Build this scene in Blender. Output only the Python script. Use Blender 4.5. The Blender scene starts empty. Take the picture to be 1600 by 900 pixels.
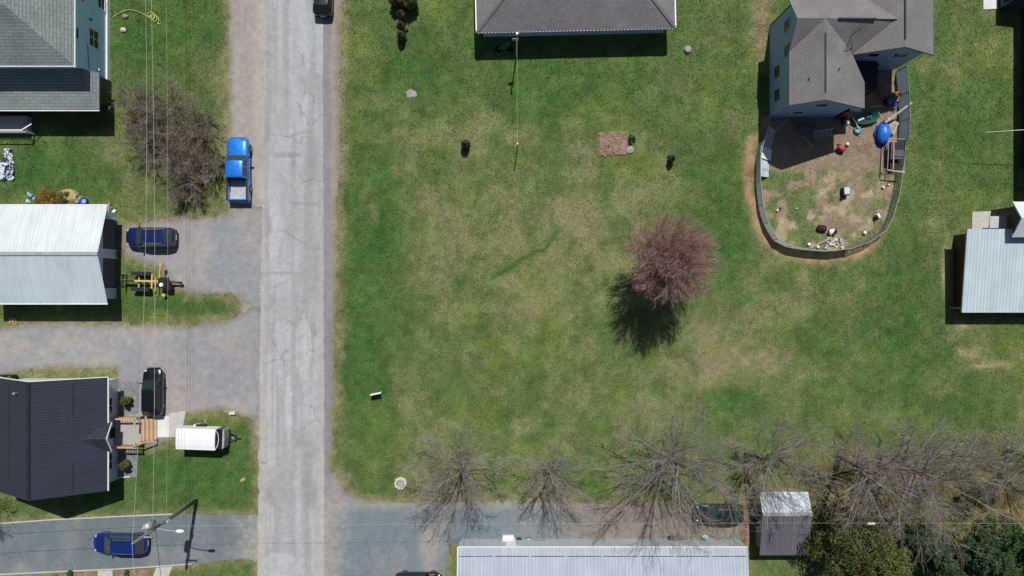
import bpy, bmesh, math, random
import numpy as np
from mathutils import Vector, Matrix

# ------------------------------------------------------------------ camera, sky, sun
scene = bpy.context.scene
C = scene.collection
CAM_H, PPM = 64.0, 17.0                 # camera height, photo pixels per metre on the ground
cam_d = bpy.data.cameras.new('camera'); cam = bpy.data.objects.new('camera', cam_d); C.objects.link(cam)
cam.location = (0, 0, CAM_H); cam.rotation_euler = (0, 0, 0)
cam_d.sensor_width = 36.0; cam_d.lens = 36.0 * PPM * CAM_H / 1600.0
cam_d.clip_end = 3000; cam_d.clip_start = 0.5
scene.camera = cam
SUN = Vector((0.088, 0.588, 1.0)).normalized()
world = bpy.data.worlds.new('World'); scene.world = world; world.use_nodes = True
wn = world.node_tree.nodes; wl = world.node_tree.links
bg = wn['Background']; sky = wn.new('ShaderNodeTexSky'); sky.sky_type = 'NISHITA'; sky.sun_disc = False
sky.sun_elevation = math.asin(SUN.z); sky.sun_rotation = math.atan2(SUN.x, SUN.y)
wl.new(sky.outputs[0], bg.inputs[0]); bg.inputs[1].default_value = 0.05
sun_d = bpy.data.lights.new('sun', 'SUN'); sun = bpy.data.objects.new('sun', sun_d); C.objects.link(sun)
sun_d.energy = 4.2; sun_d.angle = math.radians(0.5); sun_d.color = (1.0, 0.965, 0.91)
sun.rotation_euler = SUN.to_track_quat('Z', 'Y').to_euler(); sun.location = (0, 30, 60)
scene.view_settings.view_transform = 'Standard'; scene.view_settings.look = 'None'
scene.view_settings.exposure = 0.0; scene.view_settings.gamma = 1.0
scene.view_settings.use_curve_mapping = False
rnd = random.Random(7)

# ------------------------------------------------------------------ helpers
def P(px, py, h=0.0):
    k = (1 - h / CAM_H) / PPM
    return ((px - 800) * k, (450 - py) * k)
WL = {}
def tag(o, label=None, cat=None, group=None, kind=None):
    if label: o['label'] = label
    if cat: o['category'] = cat
    if group: o['group'] = group
    if kind: o['kind'] = kind
    return o
def thing(name, label, cat, loc=(0, 0, 0), rz=0.0, group=None):
    o = bpy.data.objects.new(name, None); C.objects.link(o); o.empty_display_size = 0.2
    o.location = loc; o.rotation_euler = (0, 0, rz); WL[o.name] = Vector(loc)
    return tag(o, label, cat, group)
def copy_tree(o, parent=None):
    c = o.copy(); C.objects.link(c); c.parent = parent
    for ch in list(o.children): copy_tree(ch, c)
    return c
def add(o, parent=None):
    C.objects.link(o); o.parent = parent; return o
def inst(src, name, parent=None, loc=(0, 0, 0), rot=(0, 0, 0), scale=(1, 1, 1)):
    o = bpy.data.objects.new(name, src); C.objects.link(o); o.parent = parent
    o.location = loc; o.rotation_euler = rot; o.scale = scale; return o
class MB:
    def __init__(s): s.v = []; s.f = []; s.uv = []
    def add(s, vs, fs, uvs=None):
        n = len(s.v); s.v += [tuple(p) for p in vs]
        for i, f in enumerate(fs):
            s.f.append(tuple(n + k for k in f)); s.uv.append(uvs[i] if uvs else None)
        return s
    def box(s, c, d, rz=0.0, top=1.0):
        x, y, z = [k / 2 for k in d]; co, si = math.cos(rz), math.sin(rz); vs = []
        for zz, t in ((-z, 1.0), (z, top)):
            for sx, sy in ((-1, -1), (1, -1), (1, 1), (-1, 1)):
                a, b = sx * x * t, sy * y * t
                vs.append((c[0] + a * co - b * si, c[1] + a * si + b * co, c[2] + zz))
        return s.add(vs, [(3, 2, 1, 0), (4, 5, 6, 7), (0, 1, 5, 4), (1, 2, 6, 5), (2, 3, 7, 6), (3, 0, 4, 7)])
    def bar(s, a, b, w, t):
        a, b = Vector(a), Vector(b); d = (b - a); L = d.length; d.normalize()
        up = Vector((0, 0, 1)) if abs(d.z) < 0.95 else Vector((1, 0, 0))
        x = d.cross(up).normalized(); y = x.cross(d).normalized(); vs = []
        for p in (a, b):
            for sx, sy in ((-1, -1), (1, -1), (1, 1), (-1, 1)): vs.append(p + x * sx * w / 2 + y * sy * t / 2)
        return s.add(vs, [(0, 1, 2, 3), (7, 6, 5, 4), (0, 4, 5, 1), (1, 5, 6, 2), (2, 6, 7, 3), (3, 7, 4, 0)])
    def prism(s, poly, z0, z1, caps=True):
        n = len(poly); vs = [(x, y, z0) for x, y in poly] + [(x, y, z1) for x, y in poly]
        fs = [(i, (i + 1) % n, n + (i + 1) % n, n + i) for i in range(n)]
        if caps: fs += [tuple(range(n - 1, -1, -1)), tuple(range(n, 2 * n))]
        return s.add(vs, fs)
    def slab(s, pts, t, u=None):
        """roof plane: pts counter-clockwise from above; uv in metres, u along the eave"""
        pts = [Vector(p) for p in pts]; n = Vector((0, 0, 0))
        for i in range(len(pts)):
            a, b = pts[i] - pts[0], pts[(i + 1) % len(pts)] - pts[0]; n += a.cross(b)
        n.normalize()
        if n.z < 0: pts.reverse(); n = -n
        uu = Vector(u).normalized() if u else (pts[1] - pts[0]).normalized(); vv = n.cross(uu)
        k = len(pts); vs = pts + [p - Vector((0, 0, t)) for p in pts]
        uv = [((p).dot(uu), (p).dot(vv)) for p in pts]
        fs = [tuple(range(k)), tuple(range(2 * k - 1, k - 1, -1))] + [(i, i + k, (i + 1) % k + k, (i + 1) % k) for i in range(k)]
        return s.add(vs, fs, [uv, uv[::-1]] + [[uv[i]] * 4 for i in range(k)])
    def tube(s, pts, rad, n=6, cap=True):
        m = len(pts); pts = [Vector(p) for p in pts]; base = len(s.v)
        if not hasattr(rad, '__len__'): rad = [rad] * m
        ref = None
        for i in range(m):
            d = (pts[min(i + 1, m - 1)] - pts[max(i - 1, 0)])
            if d.length < 1e-9: d = Vector((0, 0, 1))
            d.normalize()
            if ref is None: ref = Vector((1, 0, 0)) if abs(d.x) < 0.8 else Vector((0, 1, 0))
            x = (ref - d * ref.dot(d)).normalized(); y = d.cross(x); ref = x
            for k in range(n):
                a = 2 * math.pi * k / n
                s.v.append(tuple(pts[i] + (x * math.cos(a) + y * math.sin(a)) * rad[i]))
        for i in range(m - 1):
            for k in range(n):
                a = base + i * n + k; b = base + i * n + (k + 1) % n
                s.f.append((a, b, b + n, a + n)); s.uv.append(None)
        if cap:
            s.f.append(tuple(base + k for k in range(n - 1, -1, -1))); s.uv.append(None)
            s.f.append(tuple(base + (m - 1) * n + k for k in range(n))); s.uv.append(None)
        return s
    def lathe(s, prof, n=16, c=(0, 0, 0), M=None):
        base = len(s.v)
        for r, z in prof:
            for k in range(n):
                a = 2 * math.pi * k / n; p = Vector((r * math.cos(a), r * math.sin(a), z))
                if M: p = M @ p
                s.v.append(tuple(p + Vector(c)))
        for i in range(len(prof) - 1):
            for k in range(n):
                a = base + i * n + k; b = base + i * n + (k + 1) % n
                s.f.append((a, b, b + n, a + n)); s.uv.append(None)
        s.f.append(tuple(base + k for k in range(n - 1, -1, -1))); s.uv.append(None)
        q = base + (len(prof) - 1) * n
        s.f.append(tuple(q + k for k in range(n))); s.uv.append(None)
        return s
    def blob(s, c, r, nu=10, nv=7, jit=0.15, rg=rnd, flat=False):
        base = len(s.v)
        for j in range(nv + 1):
            th = math.pi * j / nv
            for i in range(nu):
                ph = 2 * math.pi * i / nu; k = 1 + rg.uniform(-jit, jit)
                z = math.cos(th) * r[2] * k
                if flat and z < 0: z *= 0.1
                s.v.append((c[0] + math.sin(th) * math.cos(ph) * r[0] * k, c[1] + math.sin(th) * math.sin(ph) * r[1] * k, c[2] + z))
        for j in range(nv):
            for i in range(nu):
                a = base + j * nu + i; b = base + j * nu + (i + 1) % nu
                s.f.append((a, a + nu, b + nu, b)); s.uv.append(None)
        return s
    def mesh(s, name, m, off=None, smooth=False):
        me = bpy.data.meshes.new(name)
        vs = s.v if off is None else [(a - off[0], b - off[1], c - off[2]) for a, b, c in s.v]
        me.from_pydata(vs, [], s.f); me.materials.append(m)
        if any(u is not None for u in s.uv):
            lay = me.uv_layers.new(name='UVMap'); data = lay.data
            for p in me.polygons:
                u = s.uv[p.index]
                if u:
                    for k, li in enumerate(p.loop_indices): data[li].uv = u[k]
        if smooth: me.polygons.foreach_set('use_smooth', [True] * len(me.polygons))
        me.update(); return me
    def build(s, name, m, parent=None, local=False, smooth=False):
        """vertices are world positions unless local; a part sits at its thing's base"""
        off = None
        if parent is not None and not local: off = WL[parent.name]
        elif parent is None and not local and s.v:
            xs = [p[0] for p in s.v]; ys = [p[1] for p in s.v]; zs = [p[2] for p in s.v]
            off = Vector(((min(xs) + max(xs)) / 2, (min(ys) + max(ys)) / 2, min(zs)))
        o = bpy.data.objects.new(name, s.mesh(name, m, off, smooth)); C.objects.link(o)
        if parent is not None: o.parent = parent; WL[o.name] = WL.get(parent.name, Vector((0, 0, 0)))
        elif off is not None: o.location = off; WL[o.name] = off
        return o

# value noise on numpy arrays
_tab = np.random.RandomState(11).rand(256, 256)
def vnoise(x, y, seed=0):
    x = x + seed * 17.31; y = y + seed * 9.77
    xi = np.floor(x).astype(int); yi = np.floor(y).astype(int); fx = x - xi; fy = y - yi
    fx = fx * fx * (3 - 2 * fx); fy = fy * fy * (3 - 2 * fy)
    t = lambda a, b: _tab[(yi + b) % 256, (xi + a) % 256]
    return (t(0, 0) * (1 - fx) + t(1, 0) * fx) * (1 - fy) + (t(0, 1) * (1 - fx) + t(1, 1) * fx) * fy
def fbm(x, y, seed=0, o=4):
    s = 0; a = 0.5; t = 0
    for i in range(o):
        s = s + a * vnoise(x * 2 ** i, y * 2 ** i, seed + i * 3); t += a; a *= 0.5
    return s / t

# ------------------------------------------------------------------ materials
def newmat(name):
    m = bpy.data.materials.new(name); m.use_nodes = True; nt = m.node_tree
    return m, nt, nt.nodes['Principled BSDF']
def nd(nt, t, ins=None, **kw):
    n = nt.nodes.new(t)
    for k, v in kw.items(): setattr(n, k, v)
    for k, v in (ins or {}).items():
        if isinstance(v, bpy.types.NodeSocket): nt.links.new(v, n.inputs[k])
        else: n.inputs[k].default_value = v
    return n
def noise(nt, vec, scale, detail=3, rough=0.6):
    return nd(nt, 'ShaderNodeTexNoise', {'Vector': vec, 'Scale': scale, 'Detail': detail, 'Roughness': rough}).outputs[0]
def ramp(nt, v, lo, hi, a=0.0, b=1.0):
    return nd(nt, 'ShaderNodeMapRange', {'Value': v, 'From Min': lo, 'From Max': hi, 'To Min': a, 'To Max': b}).outputs[0]
def mixc(nt, f, a, b, bt='MIX'):
    n = nt.nodes.new('ShaderNodeMix'); n.data_type = 'RGBA'; n.blend_type = bt
    for k, v in ((0, f), (6, a), (7, b)):
        if isinstance(v, bpy.types.NodeSocket): nt.links.new(v, n.inputs[k])
        else: n.inputs[k].default_value = v if k == 0 else (tuple(v) + (1,) if len(v) == 3 else v)
    return n.outputs[2]
def math_(nt, op, a, b=0.0):
    return nd(nt, 'ShaderNodeMath', {0: a, 1: b}, operation=op).outputs[0]
def val(nt, col, f):  # multiply a colour by a grey factor
    g = nd(nt, 'ShaderNodeCombineColor', {0: f, 1: f, 2: f}).outputs[0]
    return mixc(nt, 1.0, col, g, 'MULTIPLY')
def bump(nt, b, h, strength=0.4, dist=0.03):
    n = nd(nt, 'ShaderNodeBump', {'Height': h, 'Strength': strength, 'Distance': dist}); nt.links.new(n.outputs[0], b.inputs['Normal'])
def pos(nt): return nt.nodes.new('ShaderNodeNewGeometry').outputs['Position']
def objc(nt): return nt.nodes.new('ShaderNodeTexCoord').outputs['Object']
def plain(name, col, rough=0.6, metal=0.0, var=0.18, scale=6.0, bmp=0.0, spec=0.4, coat=0.0):
    m, nt, b = newmat(name); v = objc(nt)
    n1 = noise(nt, v, scale, 4); n2 = noise(nt, v, scale * 0.18, 2)
    f = math_(nt, 'ADD', ramp(nt, n1, 0.3, 0.7, 1 - var, 1 + var), ramp(nt, n2, 0.3, 0.7, -var * 0.6, var * 0.6))
    nt.links.new(val(nt, col, f), b.inputs['Base Color'])
    nt.links.new(ramp(nt, n1, 0.3, 0.7, max(rough - 0.08, 0.02), min(rough + 0.08, 1)), b.inputs['Roughness'])
    b.inputs['Metallic'].default_value = metal; b.inputs['Specular IOR Level'].default_value = spec
    b.inputs['Coat Weight'].default_value = coat; b.inputs['Coat Roughness'].default_value = 0.04
    if bmp: bump(nt, b, n1, bmp, 0.02)
    return m
def shingle(name, col, course=0.2, var=0.25, contrast=0.45, width=0.33):
    m, nt, b = newmat(name); uv = nt.nodes.new('ShaderNodeTexCoord').outputs['UV']
    br = nd(nt, 'ShaderNodeTexBrick', {'Vector': uv, 'Color1': (1, 1, 1, 1), 'Color2': (1 - var,) * 3 + (1,), 'Mortar': (1 - contrast,) * 3 + (1,),
        'Scale': 1.0, 'Mortar Size': course * 0.13, 'Mortar Smooth': 0.6, 'Bias': -0.2, 'Brick Width': width, 'Row Height': course}, offset=0.5)
    p = pos(nt); n1 = noise(nt, p, 9, 4); n2 = noise(nt, p, 0.5, 4)
    f = math_(nt, 'MULTIPLY', ramp(nt, n1, 0.3, 0.7, 0.82, 1.16), ramp(nt, n2, 0.3, 0.7, 0.86, 1.12))
    c = val(nt, mixc(nt, 1.0, br.outputs[0], col, 'MULTIPLY'), f)
    nt.links.new(c, b.inputs['Base Color']); b.inputs['Roughness'].default_value = 0.9; b.inputs['Specular IOR Level'].default_value = 0.25
    bump(nt, b, math_(nt, 'ADD', br.outputs[1], n1), -0.35, 0.02); return m
def siding(name, col, course=0.16):
    m, nt, b = newmat(name); p = pos(nt); z = nd(nt, 'ShaderNodeSeparateXYZ', {0: p}).outputs[2]
    w = math_(nt, 'FRACT', math_(nt, 'DIVIDE', z, course)); edge = ramp(nt, w, 0.0, 0.16, 0.72, 1.0)
    n1 = noise(nt, p, 1.2, 4); f = math_(nt, 'MULTIPLY', edge, ramp(nt, n1, 0.3, 0.7, 0.9, 1.08))
    nt.links.new(val(nt, col, f), b.inputs['Base Color']); b.inputs['Roughness'].default_value = 0.55
    bump(nt, b, w, -0.4, 0.02); return m
def metal_roof(name, col, rust=0.0):
    m, nt, b = newmat(name); p = pos(nt); n1 = noise(nt, p, 0.45, 5); n2 = noise(nt, p, 5, 4)
    q = nd(nt, 'ShaderNodeMapping', {'Vector': p, 'Scale': (4.0, 0.25, 1)}).outputs[0]; st = noise(nt, q, 1.0, 3)
    f = math_(nt, 'MULTIPLY', ramp(nt, n1, 0.3, 0.7, 0.9, 1.06), ramp(nt, st, 0.3, 0.7, 0.93, 1.05))
    c = val(nt, col, f); c = mixc(nt, ramp(nt, n2, 0.62, 0.8, 0, rust), c, (0.30, 0.27, 0.25))
    nt.links.new(c, b.inputs['Base Color']); b.inputs['Roughness'].default_value = 0.5
    b.inputs['Metallic'].default_value = 0.0; b.inputs['Specular IOR Level'].default_value = 0.35
    return m
def sheet_mat(name, fine, fscale, bmp, straw=None, rough=0.95, cracks=False):
    """ground-type surface: albedo per vertex (attribute tint), fine grain and straw flecks from noise"""
    m, nt, b = newmat(name); p = pos(nt)
    at = nd(nt, 'ShaderNodeAttribute', attribute_name='tint'); c = at.outputs['Color']
    n1 = noise(nt, p, fscale, 5, 0.7); n2 = noise(nt, p, fscale * 0.22, 4, 0.65); n3 = noise(nt, p, fscale * 3.1, 2, 0.6)
    if straw:
        s = math_(nt, 'ADD', math_(nt, 'MULTIPLY', at.outputs['Alpha'], 0.9), math_(nt, 'ADD', math_(nt, 'MULTIPLY', math_(nt, 'SUBTRACT', n1, 0.5), 2.2), math_(nt, 'MULTIPLY', math_(nt, 'SUBTRACT', n2, 0.5), 1.5)))
        c = mixc(nt, ramp(nt, s, 0.30, 1.15, 0.0, 0.75), c, straw)
        c = mixc(nt, ramp(nt, noise(nt, p, fscale * 0.9, 3), 0.6, 0.75, 0.0, 0.4), c, (0.030, 0.052, 0.014))
    f = math_(nt, 'MULTIPLY', ramp(nt, n1, 0.28, 0.72, 1 - fine, 1 + fine), ramp(nt, n2, 0.28, 0.72, 1 - fine * 0.6, 1 + fine * 0.6))
    f = math_(nt, 'MULTIPLY', f, ramp(nt, n3, 0.25, 0.75, 1 - fine * 0.7, 1 + fine * 0.7))
    if cracks:
        wv = nd(nt, 'ShaderNodeVectorMath', {0: p, 1: nd(nt, 'ShaderNodeTexNoise', {'Vector': p, 'Scale': 0.9, 'Detail': 5}).outputs[1]}, operation='ADD').outputs[0]
        vo = nd(nt, 'ShaderNodeTexVoronoi', {'Vector': wv, 'Scale': 0.36}, feature='DISTANCE_TO_EDGE').outputs[0]
        ck = math_(nt, 'MULTIPLY', ramp(nt, vo, 0.006, 0.022, 1, 0), ramp(nt, noise(nt, p, 0.22, 3), 0.48, 0.60))
        f = math_(nt, 'MULTIPLY', f, math_(nt, 'SUBTRACT', 1.0, math_(nt, 'MULTIPLY', ck, 0.26)))
        gr = noise(nt, p, 30, 1); f = math_(nt, 'MULTIPLY', f, ramp(nt, gr, 0.3, 0.7, 0.86, 1.14))
    nt.links.new(val(nt, c, f), b.inputs['Base Color'])
    b.inputs['Roughness'].default_value = rough; b.inputs['Specular IOR Level'].default_value = 0.15
    bump(nt, b, math_(nt, 'ADD', n1, n3), bmp, 0.06); return m
def paint(name, col, rough=0.28, metal=0.35):
    m, nt, b = newmat(name); v = objc(nt); n1 = noise(nt, v, 3.0, 3); n2 = noise(nt, v, 60, 1)
    nt.links.new(val(nt, col, ramp(nt, n1, 0.3, 0.7, 0.92, 1.06)), b.inputs['Base Color'])
    nt.links.new(ramp(nt, n1, 0.3, 0.7, rough - 0.05, rough + 0.1), b.inputs['Roughness'])
    b.inputs['Metallic'].default_value = metal; b.inputs['Coat Weight'].default_value = 0.8; b.inputs['Coat Roughness'].default_value = 0.06
    return m
def leafmat(name, c1, c2):
    m, nt, b = newmat(name); oi = nt.nodes.new('ShaderNodeNewGeometry'); n1 = noise(nt, oi.outputs['Position'], 1.4, 4)
    r = oi.outputs['Random Per Island']
    c = mixc(nt, ramp(nt, n1, 0.35, 0.65), c1, c2); c = val(nt, c, ramp(nt, r, 0, 1, 0.55, 1.35))
    nt.links.new(c, b.inputs['Base Color']); b.inputs['Roughness'].default_value = 0.6
    b.inputs['Specular IOR Level'].default_value = 0.25
    return m
def barkmat(name, c1, c2):
    m, nt, b = newmat(name); p = pos(nt); n1 = noise(nt, p, 5, 5); n2 = noise(nt, p, 0.8, 3)
    r = nt.nodes.new('ShaderNodeNewGeometry').outputs['Random Per Island']
    c = mixc(nt, ramp(nt, math_(nt, 'ADD', math_(nt, 'MULTIPLY', n1, 0.5), math_(nt, 'MULTIPLY', r, 0.5)), 0.25, 0.75), c1, c2)
    nt.links.new(val(nt, c, ramp(nt, n2, 0.3, 0.7, 0.8, 1.15)), b.inputs['Base Color']); b.inputs['Roughness'].default_value = 0.9
    b.inputs['Specular IOR Level'].default_value = 0.15; bump(nt, b, n1, 0.5, 0.03); return m
M = {}
M['grass'] = sheet_mat('lawn', 0.26, 7.0, 0.6, (0.230, 0.218, 0.118))
M['gravel'] = sheet_mat('gravel', 0.20, 8.0, 0.35)
M['asphalt'] = sheet_mat('asphalt', 0.17, 9.0, 0.2, None, 0.95, True)
M['bed_gravel'] = plain('bed_gravel', (0.20, 0.20, 0.215), 0.95, 0, 0.45, 14, 0.6, 0.2)
M['mulch'] = plain('mulch', (0.25, 0.17, 0.125), 0.95, 0, 0.4, 9, 0.8, 0.1)
M['concrete'] = plain('concrete', (0.47, 0.46, 0.44), 0.85, 0, 0.10, 4, 0.15, 0.2)
M['pale_slab'] = plain('pale_slab', (0.66, 0.66, 0.65), 0.85, 0, 0.08, 4, 0.1, 0.2)
M['white'] = plain('white_paint', (0.78, 0.79, 0.80), 0.5, 0, 0.05, 4)
M['dark_glass'] = plain('dark_glass', (0.012, 0.015, 0.02), 0.06, 0, 0.05, 3, 0, 0.6)
M['car_glass'] = plain('car_glass', (0.042, 0.055, 0.060), 0.10, 0, 0.1, 3, 0, 0.6)
M['black_glass'] = plain('black_glass', (0.016, 0.024, 0.028), 0.08, 0, 0.1, 3, 0, 0.6)
M['black'] = plain('black_plastic', (0.012, 0.012, 0.014), 0.5, 0, 0.2, 5)
M['rubber'] = plain('rubber', (0.018, 0.018, 0.019), 0.8, 0, 0.2, 8)
M['steel'] = plain('steel', (0.45, 0.46, 0.47), 0.35, 0.8, 0.1, 6)
M['galv'] = plain('galvanised', (0.42, 0.44, 0.45), 0.5, 0.3, 0.12, 6)
M['red_lens'] = plain('red_lens', (0.35, 0.012, 0.02), 0.2, 0, 0.1, 5)
M['lamp_lens'] = plain('lamp_lens', (0.7, 0.72, 0.75), 0.15, 0, 0.05, 5)
M['new_wood'] = plain('new_wood', (0.50, 0.33, 0.19), 0.75, 0, 0.14, 7, 0.2, 0.2)
M['grey_wood'] = plain('grey_wood', (0.40, 0.39, 0.37), 0.85, 0, 0.16, 7, 0.2, 0.2)
M['old_wood'] = plain('old_wood', (0.33, 0.28, 0.22), 0.85, 0, 0.2, 7, 0.3, 0.2)
M['pole_wood'] = plain('pole_wood', (0.15, 0.155, 0.14), 0.9, 0, 0.2, 9, 0.3, 0.2)
M['stone'] = plain('pale_stone', (0.62, 0.60, 0.53), 0.85, 0, 0.12, 5, 0.4, 0.2)
M['grey_stone'] = plain('grey_stone', (0.34, 0.31, 0.30), 0.9, 0, 0.15, 5, 0.4, 0.2)
M['yellow'] = plain('yellow_paint', (0.62, 0.43, 0.13), 0.5, 0, 0.14, 6)
M['hose'] = plain('yellow_hose', (0.55, 0.60, 0.22), 0.5, 0, 0.1, 6)
M['red'] = plain('red_plastic', (0.45, 0.05, 0.07), 0.45, 0, 0.15, 5)
M['blue_plastic'] = plain('blue_plastic', (0.02, 0.16, 0.62), 0.4, 0, 0.15, 5)
M['navy_plastic'] = plain('navy_plastic', (0.02, 0.04, 0.38), 0.4, 0, 0.15, 5)
M['teal'] = plain('teal_plastic', (0.10, 0.19, 0.22), 0.5, 0, 0.2, 5)
M['green_plastic'] = plain('green_plastic', (0.015, 0.11, 0.085), 0.25, 0, 0.3, 3)
M['ltblue'] = plain('light_blue_plastic', (0.22, 0.47, 0.66), 0.5, 0, 0.35, 6)
M['terracotta'] = plain('terracotta', (0.58, 0.30, 0.18), 0.8, 0, 0.15, 5)
M['grey_cover'] = plain('grey_cover', (0.09, 0.09, 0.12), 0.8, 0, 0.2, 5, 0.3)
M['maroon'] = plain('maroon_cloth', (0.035, 0.018, 0.018), 0.85, 0, 0.4, 6, 0.4)
M['straw'] = plain('straw', (0.40, 0.30, 0.15), 0.95, 0, 0.3, 9, 0.7, 0.1)
M['crate_lid'] = plain('crate_lid', (0.50, 0.60, 0.65), 0.5, 0, 0.1, 6)
M['wire'] = plain('cable', (0.42, 0.44, 0.42), 0.6, 0, 0.1, 3)
M['blackwire'] = plain('black_cable', (0.02, 0.02, 0.02), 0.7, 0, 0.1, 3)
M['bark'] = barkmat('bark', (0.15, 0.14, 0.13), (0.36, 0.35, 0.34))
M['twig'] = barkmat('twig', (0.18, 0.15, 0.13), (0.34, 0.30, 0.275))
M['thicket'] = barkmat('thicket_twig', (0.14, 0.115, 0.088), (0.32, 0.275, 0.225))
M['red_twig'] = barkmat('red_twig', (0.30, 0.165, 0.145), (0.50, 0.345, 0.315))
M['red_limb'] = barkmat('red_limb', (0.16, 0.135, 0.125), (0.32, 0.28, 0.26))
M['cedar'] = leafmat('cedar', (0.040, 0.042, 0.014), (0.085, 0.075, 0.028))
M['conifer'] = leafmat('conifer', (0.024, 0.052, 0.022), (0.052, 0.098, 0.038))
M['fresh'] = leafmat('fresh_leaf', (0.050, 0.068, 0.020), (0.105, 0.120, 0.035))
M['golden'] = leafmat('golden_leaf', (0.16, 0.105, 0.015), (0.26, 0.185, 0.03))
M['gold_green'] = leafmat('gold_green_leaf', (0.075, 0.095, 0.02), (0.150, 0.165, 0.035))
M['green_leaf'] = leafmat('green_leaf', (0.035, 0.085, 0.025), (0.065, 0.135, 0.04))

# ------------------------------------------------------------------ the ground: one sheet, and the made surfaces laid on it
def axis(lim, step, far):
    a = list(np.arange(-lim, lim + 1e-6, step)); d = step; o = []; x = lim
    while x < far: d *= 1.45; x += d; o.append(x)
    return np.array([-k for k in o[::-1]] + a + o)
GX = axis(53.0, 0.2, 1200.0); GY = axis(32.0, 0.2, 1200.0)
XX, YY = np.meshgrid(GX, GY); PX = 800 + PPM * XX; PY = 450 - PPM * YY
wx = (fbm(XX * 0.5, YY * 0.5, 1) - 0.5) * 60; wy = (fbm(XX * 0.5, YY * 0.5, 2) - 0.5) * 60      # warp, in photo pixels
fx_ = (fbm(XX * 2.2, YY * 2.2, 3, 3) - 0.5); big = fbm(XX * 0.16, YY * 0.16, 5); mid = fbm(XX * 0.6, YY * 0.6, 6); fine = fbm(XX * 2.0, YY * 2.0, 8, 3)
def blob(cx, cy, rx, ry, rot=0.0, warp=1.0):
    dx = PX + wx * warp - cx; dy = PY + wy * warp - cy; c, s = math.cos(rot), math.sin(rot)
    u = (dx * c + dy * s) / rx; v = (-dx * s + dy * c) / ry
    return np.exp(-(u * u + v * v))
def segd(pts, warp=0.0):
    d = np.full(PX.shape, 1e9); x = PX + wx * warp; y = PY + wy * warp
    for (x0, y0), (x1, y1) in zip(pts[:-1], pts[1:]):
        vx, vy = x1 - x0, y1 - y0; t = np.clip(((x - x0) * vx + (y - y0) * vy) / (vx * vx + vy * vy), 0, 1)
        d = np.minimum(d, np.hypot(x - x0 - t * vx, y - y0 - t * vy))
    return d
def inpoly(pts, jit=6.0):
    """signed distance in photo pixels, positive inside, with a ragged edge"""
    x = PX; y = PY; ins = np.zeros(PX.shape, bool); n = len(pts)
    for i in range(n):
        (x0, y0), (x1, y1) = pts[i], pts[(i + 1) % n]
        cnd = ((y0 > y) != (y1 > y))
        with np.errstate(divide='ignore', invalid='ignore'):
            ins ^= cnd & (x < (x1 - x0) * (y - y0) / ((y1 - y0) if y1 != y0 else 1e-9) + x0)
    d = segd(pts + [pts[0]])
    return np.where(ins, d, -d) + fx_ * jit + (vnoise(XX * 5, YY * 5, 9) - 0.5) * jit * 0.5
def mixn(c, col, f):
    f = np.clip(f, 0, 1)[..., None]; return c * (1 - f) + np.array(col) * f
sm = lambda x, a, b: np.clip((x - a) / (b - a), 0, 1) ** 2 * (3 - 2 * np.clip((x - a) / (b - a), 0, 1))

PEN = [(1186, 225), (1181, 250), (1181, 285), (1185, 322), (1193, 350), (1208, 375), (1228, 386), (1258, 391), (1292, 393), (1322, 389), (1350, 378), (1374, 362),
       (1385, 340), (1395, 305), (1401, 262), (1404, 225), (1405, 190), (1404, 150), (1400, 112)]      # fence foot
pen = inpoly(PEN + [(1400, 100), (1190, 185)], 0)
# polygons of the made surfaces (photo pixels on the ground)
road = np.minimum(PX - (408 + (PY - 450) * -0.012 + fx_ * 5), (506 + (PY - 450) * 0.003 + fx_ * 3) - PX)
shoulder_r = np.minimum(PX - 490, (528 + np.clip(PY - 330, -200, 330) * -0.022 + (fbm(XX * .5, YY * .5, 31) - .5) * 16 + fx_ * 9) - PX)
shoulder_l = np.minimum(PX - (357 + (PY < 350) * 0 + np.clip(PY - 330, 0, 600) * 0.12 + fx_ * 7 - 10 * np.exp(-((PY - 60) / 60.) ** 2) * 0), 425 - PX)
lane_w = inpoly([(-800, 880), (0, 817), (150, 808), (290, 803), (360, 804), (425, 806), (425, 892), (388, 872), (330, 878), (290, 882), (150, 891), (0, 901), (-800, 960)], 3)
lane_e = inpoly([(490, 786), (650, 785), (800, 783), (1000, 790), (1165, 792), (1166, 842), (720, 846), (700, 858), (690, 960), (490, 960)], 8)
drive_n = inpoly([(192, 352), (250, 343), (345, 336), (390, 318), (430, 330), (430, 500), (392, 478), (368, 463), (290, 458), (266, 440), (250, 420), (196, 398)], 12)
drive_s = inpoly([(-300, 520), (0, 512), (60, 503), (300, 508), (360, 500), (395, 478), (430, 470), (430, 660), (395, 655), (340, 640), (292, 648), (282, 680), (236, 700), (218, 690), (186, 640), (184, 600), (180, 575), (70, 575), (0, 585), (-300, 590)], 9)
corner = inpoly([(500, 730), (527, 738), (540, 768), (575, 782), (660, 786), (660, 800), (500, 800)], 7)
any_hard = np.maximum.reduce([road, shoulder_r, shoulder_l, lane_w, lane_e, drive_n, drive_s, corner])

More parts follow.
